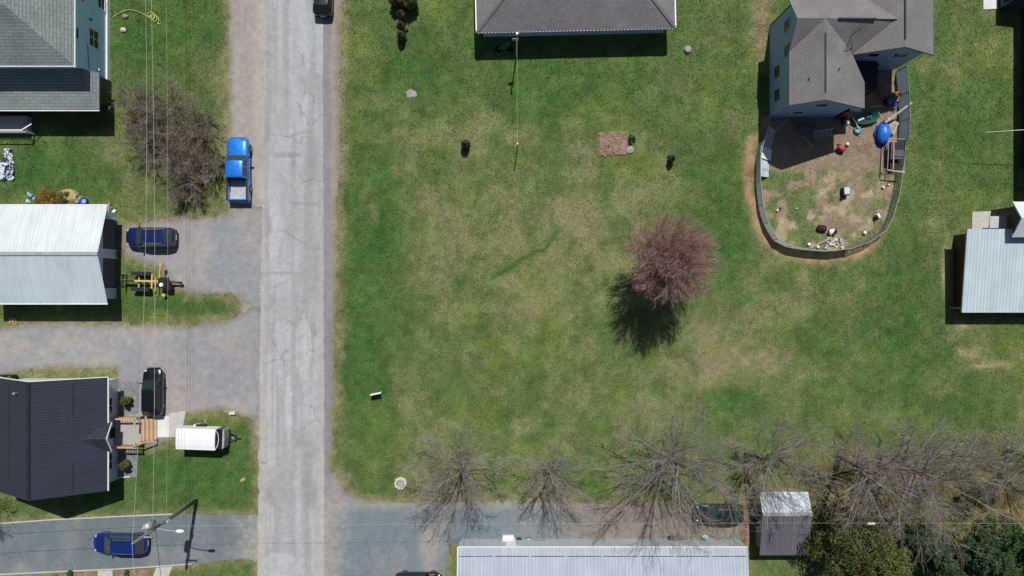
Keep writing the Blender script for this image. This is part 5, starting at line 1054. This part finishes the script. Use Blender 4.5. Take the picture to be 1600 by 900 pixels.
def tyre(g, r=.32, w=.2, z=0.0, m='rubber', name='tyre'): return L_(g, MB().lathe([(r * .55, z), (r * .9, z), (r, z + w * .3), (r, z + w * .7), (r * .9, z + w), (r * .55, z + w), (r * .55, z)], 20), name, m, True)
g = item('loose_tyre', 'teal painted tyre lying flat by the green tub', 'tyre', 1339, 204); tyre(g, .36, .24, 0, 'teal'); L_(g, MB().lathe([(.19, .03), (.19, .08), (.02, .09)], 14), 'hub', 'ltblue')  # a tyre painted teal, lying loose in the pen
g = item('toy_car', 'red plastic ride on toy in the pen', 'toy', 1312, 233, 0, -.5); L_(g, MB().blob((0, 0, .35), (.42, .30, .26), 12, 8, .03), 'body', 'red', True); L_(g, MB().box((-.12, 0, .62), (.4, .42, .08), 0, .8), 'seat', 'red')
for sx_ in (-.28, .28):
    for sy_ in (-.27, .27): L_(g, MB().lathe([(.03, -.05), (.13, -.05), (.13, .05), (.03, .05)], 10, (sx_, sy_, .13), Matrix.Rotation(PI / 2, 4, 'X')), 'wheel', 'black')
for (x, y, r), lab in zip(((1323, 226, .16), (1379, 293, .13), (1388, 289, .10), (1350, 364, .17), (1263, 382, .16), (1277, 386, .14), (1214, 329, .12), (1244, 326, .08)),
        ('white ball beside the red ride on toy', 'white ball near the wire crate frame', 'small pale ball near the wire crate frame', 'white ball lying by the chain link fence', 'white ball next to the leaning plank', 'pale ball between the plank and the fence', 'pale ball next to the dry weed stalk in the pen', 'tiny pale ball in the pen grass')):
    g = item('play_ball', lab, 'ball', x, y, group='balls in the pen'); L_(g, MB().blob((0, 0, r), (r, r, r), 14, 10, 0), 'shell', 'white', True); L_(g, MB().lathe([(r * 1.0, r * .94), (r * 1.012, r), (r * 1.0, r * 1.06)], 14), 'seam', 'galv')
g = item('green_boat', 'dark green plastic pool leaning by the house corner', 'pool', 1349, 185, 0, .12)
b = MB(); N_ = 20
for rr_, z in ((1.0, .55), (.86, .5), (.72, .16), (.0, .14)):
    for k in range(N_): a_ = 2 * PI * k / N_; b.v.append((1.25 * rr_ * math.cos(a_), .62 * rr_ * math.sin(a_), z + (.22 if rr_ > .7 else 0) * math.sin(a_) * .5))
for r_ in range(3):
    for k in range(N_): q = r_ * N_ + k; q2 = r_ * N_ + (k + 1) % N_; b.f.append((q, q2, q2 + N_, q + N_)); b.uv.append(None)
L_(g, b, 'basin', 'green_plastic', True); L_(g, MB().lathe([(.72, .0), (.78, .15)], 20, (0, 0, 0), Matrix.Diagonal((1.2, .58, 1, 1))), 'side', 'black'); L_(g, MB().box((-.35, -.1, .24), (.6, .16, .06), .3), 'float', 'crate_lid'); L_(g, MB().box((.4, .05, .26), (.5, .3, .08), -.2), 'lid', 'green_plastic')
for p0, p1 in (((-1.2, .7, .0), (-.7, -1.2, .6)), ((1.35, .75, 0), (1.2, -.4, .9)), ((.2, .8, .95), (1.35, .75, .95))): L_(g, MB().tube([p0, p1], .04, 6), 'frame_tube', 'galv')
g = item('clutter_pile', 'pile of grey and white scraps beside the green pool', 'pile', 1322, 190)
for k in range(9): L_(g, MB().box((rnd.uniform(-.5, .5), rnd.uniform(-.5, .5), .06 + .05 * k), (rnd.uniform(.2, .6), rnd.uniform(.1, .3), .08), rnd.uniform(0, 3)), 'scrap', rnd.choice(['stone', 'old_wood', 'galv', 'black', 'terracotta']))
g = item('slatted_bench', 'slatted wooden bench in the shade of the blue house', 'bench', 1283, 211, 0, .15)
for k in range(7): L_(g, MB().box((-.75 + k * .25, -.05, .44), (.1, .55, .04), -.25), 'seat_slat', 'grey_wood')
L_(g, MB().box((0, .3, .62), (1.9, .06, .36)), 'backrest', 'grey_wood')
for sx_ in (-.85, .85):
    for sy_ in (-.25, .28): L_(g, MB().box((sx_, sy_, .21), (.07, .07, .42)), 'leg', 'old_wood')
g = item('patio_table', 'dark patio table in deep shade by the blue house wall', 'table', 1256, 203, 0, -.2); L_(g, MB().box((0, 0, .7), (1.1, 1.0, .05)), 'table_top', 'grey_cover')
for sx_ in (-.45, .45):
    for sy_ in (-.4, .4): L_(g, MB().box((sx_, sy_, .35), (.06, .06, .7)), 'leg', 'black')
g = item('shade_plank', 'grey plank lying on the shaded pen floor', 'plank', 1262, 221, 0, -.9); L_(g, MB().box((0, 0, .05), (1.3, .22, .06)), 'board', 'old_wood'); L_(g, MB().box((.1, .05, .1), (.9, .1, .05), .15), 'batten', 'old_wood')
for i, (x, y, a_, w_, l_, m_, lab) in enumerate(((1193, 218, -.3, .62, 1.9, 'galv', 'shaded grey sheet leaning inside the pen fence'), (1188, 241, -.1, .75, 1.1, 'white', 'bright white sheet leaning inside the pen fence'), (1186, 264, .05, .62, 1.6, 'crate_lid', 'pale blue sheet leaning inside the pen fence'))):
    g = item('leaning_sheet', lab, 'sheet', x + 5, y, 0, a_); w_ *= 1.9; b = MB(); nn = 6; vs = []
    for k in range(nn + 1):
        yy = -l_ / 2 + l_ * k / nn; j = rnd.uniform(-.05, .05); vs += [(w_ / 2 + j, yy, .03), (0 + j, yy, .52 + j), (-w_ / 2 + .1 + j * .5, yy, 1.0)]
    fs = []
    for k in range(nn): fs += [(3 * k, 3 * k + 3, 3 * k + 4, 3 * k + 1), (3 * k + 1, 3 * k + 4, 3 * k + 5, 3 * k + 2)]
    b.add(vs, fs); L_(g, b, 'panel', m_); L_(g, MB().bar((-w_ / 2 + .1, -l_ / 2, 1.01), (-w_ / 2 + .1, l_ / 2, 1.01), .05, .04), 'batten', 'galv')
g = item('storage_crate', 'black storage crate with a pale blue lid mid pen', 'crate', 1318, 300, 0, .08); L_(g, MB().box((0, 0, .3), (.52, .72, .6), 0, 1.04), 'tub', 'black'); L_(g, MB().box((.02, .03, .62), (.50, .66, .07), 0, .95), 'lid', 'crate_lid'); L_(g, MB().blob((-.25, -.55, .12), (.16, .18, .13), 9, 6, .1), 'bag', 'maroon')
g = item('dark_bundle', 'dark maroon cloth bundle on the pen ground', 'bundle', 1282, 357); L_(g, MB().blob((0, 0, .2), (.42, .34, .26), 12, 8, .22), 'cloth', 'maroon', True); L_(g, MB().blob((.28, -.2, .12), (.26, .2, .15), 10, 6, .25), 'fold', 'black', True); L_(g, MB().box((.45, -.3, .04), (.3, .14, .05), -.4), 'strap', 'terracotta')
g = item('black_tub', 'black tub with a white bowl on it in the pen', 'tub', 1299, 362, 0, .5); L_(g, MB().lathe([(.02, .02), (.32, .02), (.38, .34), (.34, .34), (.28, .08), (.02, .08)], 16), 'tub', 'black', True); L_(g, MB().lathe([(.02, .40), (.16, .40), (.2, .48), (.17, .48), (.02, .43)], 14, (-.16, .12, 0)), 'bowl', 'white', True); L_(g, MB().box((-.08, .05, .36), (.66, .3, .05), .4), 'board', 'galv')
g = item('leaning_plank', 'weathered plank propped on the rubble by the mesh fence', 'plank', 1282, 379, 0, .46); L_(g, MB().bar((-1.05, 0, .04), (1.05, 0, .3), .2, .05), 'board', 'old_wood'); L_(g, MB().box((.9, 0, .1), (.15, .3, .2)), 'block', 'old_wood')
g = item('rubble_pile', 'grey rubble and broken slabs against the mesh fence', 'rubble', 1304, 380)
for k in range(26): L_(g, MB().box((rnd.uniform(-.95, .75), rnd.uniform(-.55, .5), rnd.uniform(.05, .16)), (rnd.uniform(.14, .4), rnd.uniform(.1, .3), .12), rnd.uniform(0, 3), .85), 'slab_piece', rnd.choice(['galv', 'concrete', 'stone', 'grey_stone']))
g = item('garden_chair', 'small white and dark seat by the chain link fence', 'chair', 1369, 338, 0, .5); L_(g, MB().box((0, 0, .3), (.4, .4, .05)), 'seat', 'white'); L_(g, MB().box((-.2, 0, .5), (.05, .4, .4)), 'backrest', 'grey_cover')
for sx_ in (-.17, .17):
    for sy_ in (-.17, .17): L_(g, MB().box((sx_, sy_, .15), (.04, .04, .3)), 'leg', 'grey_cover')
g = item('dry_stalk', 'dark dry weed stalk near the pen edge', 'weed', 1218, 326)
for k in range(7): a_ = k * .9; L_(g, MB().tube([(0, 0, 0), (.1 * math.cos(a_), .1 * math.sin(a_), .3), (.3 * math.cos(a_), .3 * math.sin(a_), .5)], [.02, .015, .008], 4), 'stem', 'maroon')
# the east strip of the pen
g = item('blue_tarp_dome', 'bright blue tarp covered mound beside the pallet wood', 'tarp', 1377, 210); b = MB(); b.blob((0, 0, .45), (.60, .98, .55), 18, 12, .035); L_(g, b, 'tarp', 'blue_plastic', True); L_(g, MB().blob((0, 0, .1), (.72, 1.1, .12), 16, 6, .1), 'skirt', 'navy_plastic', True); L_(g, MB().bar((.18, .3, 1.02), (.22, -1.5, .5), .07, .07), 'pole', 'old_wood')
g = item('long_beam', 'long grey timber beam propped over the fence edge', 'timber', 1392, 181, 0, .66); L_(g, MB().bar((-1.3, 0, .9), (1.3, 0, 1.6), .16, .14), 'beam', 'grey_wood'); L_(g, MB().box((-.9, 0, .45), (.12, .12, .95)), 'prop', 'old_wood')
g = item('pallet_wood', 'stack of pale pallet boards beside the blue tarp', 'pallet', 1390, 198, 0, -.5)
for k in range(6): L_(g, MB().box((-.55 + k * .2, 0, .28), (.16, 1.2, .04), .03 * k), 'slat', 'straw' if k % 3 == 1 else 'grey_wood')
for k in (-.4, .1, .5): L_(g, MB().box((0, k, .14), (1.2, .12, .24)), 'bearer', 'old_wood')
g = item('grey_barbecue', 'covered grey barbecue in the house corner shade', 'barbecue', 1387, 158, 0, .5); L_(g, MB().blob((0, 0, .75), (.55, .42, .38), 12, 8, .05), 'cover', 'grey_cover', True); L_(g, MB().box((0, 0, .35), (.8, .55, .7)), 'cart', 'black')
g = item('blue_stroller', 'folded blue and white stroller next to the barbecue', 'stroller', 1394, 165, 0, .4); L_(g, MB().box((0, 0, .4), (.4, .5, .1), .3), 'seat', 'navy_plastic')
for k in range(3): L_(g, MB().tube([(-.3, -.25 + k * .22, .1), (.05, -.25 + k * .22, .75), (.3, -.2 + k * .2, .3)], .025, 6), 'frame_tube', 'crate_lid')
g = item('clay_pots', 'cluster of terracotta pots by the curved fence', 'pots', 1395, 152)
for x, y, r in ((-.2, .05, .24), (.2, .1, .26), (.05, -.3, .2)): L_(g, MB().lathe([(r * .7, 0), (r, .4), (r * 1.1, .42), (r * 1.1, .5), (r * .85, .5), (r * .8, .3)], 14, (x, y, 0)), 'pot', 'terracotta', True)
g = item('wire_crate', 'metal framed wire crate with dark tarp and boards', 'crate', 1390, 245, 0, -.05)
for sx_ in (-.75, .75):
    for sy_ in (-1.5, 1.4): L_(g, MB().tube([(sx_, sy_, 0), (sx_, sy_, 1.15)], .03, 6), 'corner_tube', 'galv')
for z in (.1, 1.15):
    for a_, c_ in (((-.75, -1.5, z), (.75, -1.5, z)), ((.75, -1.5, z), (.75, 1.4, z)), ((.75, 1.4, z), (-.75, 1.4, z)), ((-.75, 1.4, z), (-.75, -1.5, z))): L_(g, MB().tube([a_, c_], .026, 6), 'frame_tube', 'galv')
L_(g, MB().box((.1, .35, .62), (1.1, 1.5, .9), .03), 'bin', 'grey_cover'); L_(g, MB().box((.15, .8, 1.1), (.95, .6, .06), .05), 'lid', 'black'); L_(g, MB().box((.2, .1, 1.11), (.9, .55, .06), -.03), 'lid', 'grey_cover'); L_(g, MB().bar((-.3, 1.3, 1.12), (-.25, -1.4, 1.2), .09, .06), 'rail_board', 'straw'); L_(g, MB().bar((-.75, -1.45, 1.19), (.85, -1.6, 1.19), .1, .05), 'rail_board', 'grey_wood'); L_(g, MB().box((.2, -.9, .3), (.8, .7, .5), .1), 'box', 'black')
# ------------------------------------------------------------------ small things about the lots
g = item('fire_ring', 'ring of pale stones around ash on the lawn corner', 'fire ring', 626, 755); nS = 9
for k in range(nS): a_ = 2 * PI * k / nS + .2; L_(g, MB().box((.46 * math.cos(a_), .46 * math.sin(a_), .09), (rnd.uniform(.16, .24), rnd.uniform(.28, .40), .2), a_ + rnd.uniform(-.3, .3), .75), 'stone', 'stone')
L_(g, MB().lathe([(.36, .0), (.34, .05), (.02, .06)], 14), 'ash', 'grey_stone')
g = item('lawn_sign', 'small white lawn sign casting a square shadow', 'sign', 589, 613, 0, .2); L_(g, MB().box((0, 0, .72), (.92, .05, .62)), 'board', 'white')
for x in (-.4, .42): L_(g, MB().box((x, 0, .5), (.06, .07, 1.05)), 'stake', 'white')
L_(g, MB().box((.1, 0, 1.06), (.98, .12, .05)), 'top_bar', 'white')
g = item('mulch_bed', 'square bed of brown wood mulch on the lawn', 'garden bed', 958, 225, 0, .03); b = MB(); n_ = 14
for j in range(n_ + 1):
    for i in range(n_ + 1):
        u, v = i / n_ * 2 - 1, j / n_ * 2 - 1; e = max(abs(u), abs(v)); b.v.append((u * 1.42 + rnd.uniform(-.06, .06), v * 1.15 + rnd.uniform(-.06, .06), -.03 + (.16 if e < .97 else 0) * rnd.uniform(.6, 1.3)))
for j in range(n_):
    for i in range(n_): q = j * (n_ + 1) + i; b.f.append((q, q + 1, q + n_ + 2, q + n_ + 1)); b.uv.append(None)
L_(g, b, 'mulch', 'mulch')
for k in range(60): L_(g, MB().box((rnd.uniform(-1.35, 1.35), rnd.uniform(-1.1, 1.1), rnd.uniform(.1, .2)), (rnd.uniform(.06, .18), rnd.uniform(.04, .08), .04), rnd.uniform(0, 3)), 'bark_chip', rnd.choice(['old_wood', 'mulch', 'mulch', 'straw', 'maroon']))
g = item('flat_stone', 'flat grey stone at the corner of the mulch bed', 'stone', 984, 234); L_(g, MB().blob((0, 0, .08), (.42, .34, .1), 10, 5, .1), 'stone', 'grey_stone'); L_(g, MB().blob((.1, .05, .16), (.2, .18, .05), 8, 5, .1), 'cap_stone', 'grey_stone')
g = item('tree_stump', 'low reddish stump on the lawn near the blue house', 'stump', 1074, 78); L_(g, MB().lathe([(.42, -.02), (.34, .15), (.3, .32), (.02, .34)], 14), 'stump', 'old_wood'); L_(g, MB().lathe([(.26, .34), (.02, .36)], 12), 'cut_face', 'grey_stone')
g = item('bare_soil_patch', 'pale bare soil patch in the lawn below the cedar row', 'stone', 642, 146); L_(g, MB().blob((0, 0, -.01), (.5, .36, .04), 11, 5, .2), 'stone', 'grey_stone'); L_(g, MB().blob((.35, -.1, -.01), (.25, .2, .04), 8, 5, .2), 'chip', 'grey_stone')  # bare soil patch, modelled as two low pale blobs
g = item('bicycle', 'dark bicycle lying in the shadow of the hip roofed house', 'bicycle', 788, 77, .05)
for x in (-.55, .55): L_(g, MB().lathe([(.30, .0), (.33, .02), (.33, .05), (.30, .06), (.30, 0)], 20, (x, 0, 0)), 'wheel', 'grey_cover')
for p0, p1 in (((-.55, 0, .06), (-.1, -.02, .07)), ((-.1, -.02, .07), (.3, .35, .08)), ((-.1, -.02, .07), (-.2, .42, .08)), ((-.2, .38, .08), (.32, .35, .08)), ((.55, 0, .06), (.3, .42, .09)), ((-.55, 0, .06), (-.18, .36, .08))): L_(g, MB().tube([p0, p1], .025, 6), 'frame_tube', 'ltblue')
L_(g, MB().box((-.22, .47, .1), (.25, .1, .08)), 'saddle', 'black'); L_(g, MB().tube([(.12, .5, .1), (.3, .45, .1), (.42, .52, .3)], .02, 6), 'handlebar', 'galv')
pts = []
for k in range(70):
    t = k / 69
    if t < .55: u = t / .55; px_c, py_c = 176 + 58 * u, 28 - 10 * math.sin(u * PI * 1.15) - 5 * u
    else: u = (t - .55) / .45; a_ = u * 2 * PI * 3.2; px_c, py_c = 234 + u * 12 + math.cos(a_) * (5 - 1.5 * u), 22 + u * 10 + math.sin(a_) * 5
    pts.append((*P(px_c, py_c), .05 + .02 * (k % 3)))
hs = S('garden_hose', 'yellow garden hose trailing and coiled on the grass', 'hose', P(235, 22)); MB().tube(pts, .028, 6).build('hose', M['hose'], hs); MB().tube([pts[-1], (pts[-1][0] + .25, pts[-1][1] - .1, .06)], .04, 6).build('nozzle', M['hose'], hs)
for x, y, lab in ((196, 26, 'brown stone in the grass below the hose'), (193, 47, 'pale stone in the grass below the brown one')): g = item('garden_stone', lab, 'stone', x, y); L_(g, MB().blob((0, 0, .08), (.26, .22, .16), 9, 6, .18), 'stone', 'stone' if y > 30 else 'old_wood')
mt, nt, b_ = newmat('crumpled_tarp'); pp = objc(nt); nn_ = noise(nt, pp, 2.6, 4); nt.links.new(mixc(nt, ramp(nt, nn_, .5, .56), (0.62, 0.68, 0.76), (0.02, 0.022, 0.05)), b_.inputs['Base Color']); b_.inputs['Roughness'].default_value = .5
g = item('crumpled_tarp', 'crumpled white and navy tarp on the lawn', 'tarp', 8, 257); b = MB(); nx_, ny_ = 18, 24
for j in range(ny_ + 1):
    for i in range(nx_ + 1):
        u, v = i / nx_ - .5, j / ny_ - .5; wd = 1.7 if v < .1 else .75; ox = .0 if v < .1 else .35
        b.v.append((ox + u * wd + rnd.uniform(-.04, .04), v * 2.9 + rnd.uniform(-.05, .05), .03 + abs(rnd.gauss(0, .11))))
for j in range(ny_):
    for i in range(nx_): q = j * (nx_ + 1) + i; b.f.append((q, q + 1, q + nx_ + 2, q + nx_ + 1)); b.uv.append(None)
L_(g, b, 'sheet', mt); L_(g, MB().tube([(.4, 1.4, .1), (.55, .4, .12), (.5, -.5, .1)], .03, 6), 'edge_roll', 'white')
g = item('blue_toys', 'heap of light blue and white plastic by the garage', 'toys', 53, 309)
for k in range(9): L_(g, MB().box((rnd.uniform(-.45, .4), rnd.uniform(-.4, .4), .1 + .02 * k), (rnd.uniform(.2, .45), rnd.uniform(.12, .3), .16), rnd.uniform(0, 3), .8), 'plastic_piece', 'ltblue' if k % 3 else 'white')
g = item('straw_pile', 'pale straw heap between the golden shrub and the buckets', 'straw', 104, 305); L_(g, MB().blob((0, 0, .0), (.95, .5, .2), 16, 8, .2, rnd, True), 'heap', 'straw'); L_(g, MB().blob((-.5, -.4, .05), (.6, .4, .2), 12, 6, .15, rnd, True), 'heap_edge', M['mulch'])
g = item('blue_bucket', 'round blue bucket behind the garage', 'bucket', 134, 315); L_(g, MB().lathe([(.28, 0), (.33, .42), (.30, .42), (.26, .06), (.02, .05)], 16), 'bucket', 'navy_plastic', True); L_(g, MB().lathe([(.2, .30), (.02, .31)], 12), 'water', 'ltblue')
for x, y, lab in ((122, 303, 'white pail at the end of the straw heap'), (128, 309, 'pale white pot beside the blue bucket'), (123, 314, 'white block lying by the garage eave')): g = item('white_pail', lab, 'pail', x, y, 0, .4); L_(g, MB().lathe([(.14, 0), (.18, .32), (.16, .32), (.12, .04), (.02, .04)], 12), 'pail', 'stone'); L_(g, MB().tube([(-.17, 0, .3), (-.1, 0, .42), (.1, 0, .42), (.17, 0, .3)], .015, 5), 'handle', 'galv')
g = item('scrap_boards', 'dark boards and a white block at the garage corner', 'boards', 172, 331, 0, .6)
for k in range(4): L_(g, MB().box((-.1 + .12 * k, .1 * k, .1 + .06 * k), (.9, .12, .05), .3 * k), 'board', 'old_wood' if k % 2 else 'grey_cover')
L_(g, MB().box((.35, -.25, .15), (.45, .22, .2), .2), 'block', 'white')
for x, lab in ((4, 'black bin standing off the roof edge beside its twin'), (16, 'black bin nearer the white fascia of the dark roof')): g = item('rubbish_bin', lab, 'bin', x + 8, 590); L_(g, MB().lathe([(.30, 0), (.36, .85), (.38, .88)], 16), 'barrel', 'black', True); L_(g, MB().lathe([(.40, .88), (.38, .98), (.2, 1.06), (.02, 1.08)], 16), 'lid', 'black', True)
g = item('yellow_strap', 'yellow rope tangle on the driveway edge', 'rope', 20, 502); L_(g, MB().tube([(.35 * math.cos(k * .7), .28 * math.sin(k * 1.1), .05) for k in range(16)], .03, 5), 'rope', 'yellow'); L_(g, MB().box((.1, 0, .06), (.2, .1, .08)), 'hook', 'galv')
g = item('white_marker', 'small white box on the grass beside the driveway', 'marker', 364, 645); L_(g, MB().box((0, 0, .12), (.5, .22, .24)), 'box', 'white'); L_(g, MB().box((0, 0, .25), (.54, .26, .03)), 'lid', 'stone')
g = item('lawn_slab', 'pale flat stone in the grass near the road', 'stone', 379, 750, 0, .4); L_(g, MB().blob((0, 0, 0), (.26, .15, .03), 10, 5, .2), 'stone', 'straw'); L_(g, MB().blob((.2, .1, 0), (.13, .09, .03), 8, 5, .2), 'chip', 'straw')
g = item('entry_step', 'white step box at the door of the long building', 'step', 794, 845); L_(g, MB().box((0, -.1, .3), (1.05, .8, .6)), 'landing', 'white'); L_(g, MB().box((0, .42, .15), (1.0, .3, .3)), 'lower_step', 'white')
g = item('loose_tyre', 'dark tyre lying beside the white step', 'tyre', 811, 845); tyre(g, .34, .24); L_(g, MB().lathe([(.18, .05), (.18, .18), (.03, .2)], 12), 'rim', 'steel')
g = item('round_tub', 'round grey tub next to the dark tyre', 'tub', 826, 845); L_(g, MB().lathe([(.36, 0), (.40, .35), (.36, .35), (.33, .08), (.02, .07)], 18), 'tub', 'teal', True); L_(g, MB().lathe([(.32, .26), (.02, .27)], 16), 'water', 'galv')
g = item('teal_bench', 'low teal garden bench along the long building wall', 'bench', 843, 844); L_(g, MB().box((0, 0, .42), (1.0, .36, .06)), 'seat', 'teal'); L_(g, MB().box((0, -.16, .65), (1.0, .06, .35)), 'backrest', 'teal')
for x in (-.42, .42): L_(g, MB().box((x, 0, .2), (.08, .3, .4)), 'leg', 'galv')
g = item('clay_planter', 'terracotta planter beside the white step', 'planter', 781, 848); L_(g, MB().lathe([(.16, 0), (.22, .35), (.19, .35), (.17, .25), (.02, .24)], 12), 'pot', 'terracotta'); L_(g, MB().blob((0, 0, .36), (.14, .14, .08), 8, 5, .2), 'soil', 'maroon')
g = item('corner_junk', 'small heap of grey scrap at the corner of the long roof', 'scrap', 722, 848)
for k in range(7): L_(g, MB().box((rnd.uniform(-.3, .5), rnd.uniform(-.3, .25), .1 + .06 * k), (rnd.uniform(.1, .4), rnd.uniform(.08, .2), .12), rnd.uniform(0, 3)), 'scrap', rnd.choice(['white', 'old_wood', 'galv', 'grey_cover']))
g = item('blue_globe', 'blue ball on a yellow green bucket under the large bare tree', 'ornament', 1100, 838); L_(g, MB().lathe([(.2, 0), (.26, .35), (.02, .36)], 14), 'bucket', 'hose'); L_(g, MB().blob((0, 0, .5), (.2, .2, .2), 14, 10, 0), 'globe', 'ltblue', True)
g = item('brush_pile', 'dark brush pile against the long building eave', 'brush', 1052, 842)
for k in range(30): a_ = rnd.uniform(0, PI); L_(g, MB().tube([(rnd.uniform(-.8, .8) - math.cos(a_) * .5, rnd.uniform(-.2, .3) - .3 * math.sin(a_), rnd.uniform(.03, .4)), (rnd.uniform(-.3, .3) + math.cos(a_) * .5, rnd.uniform(-.2, .2) + .3 * math.sin(a_), rnd.uniform(.05, .5))], .025, 4), 'stick', 'maroon' if k % 2 else 'old_wood')
g = item('plank_walk', 'reddish plank path leading to the shed side', 'boardwalk', 1166, 820, .0, .03)
for k in range(14): L_(g, MB().box((0, -1.6 + k * .25, .04), (.5, .22, .06), rnd.uniform(-.05, .05)), 'plank', 'mulch')
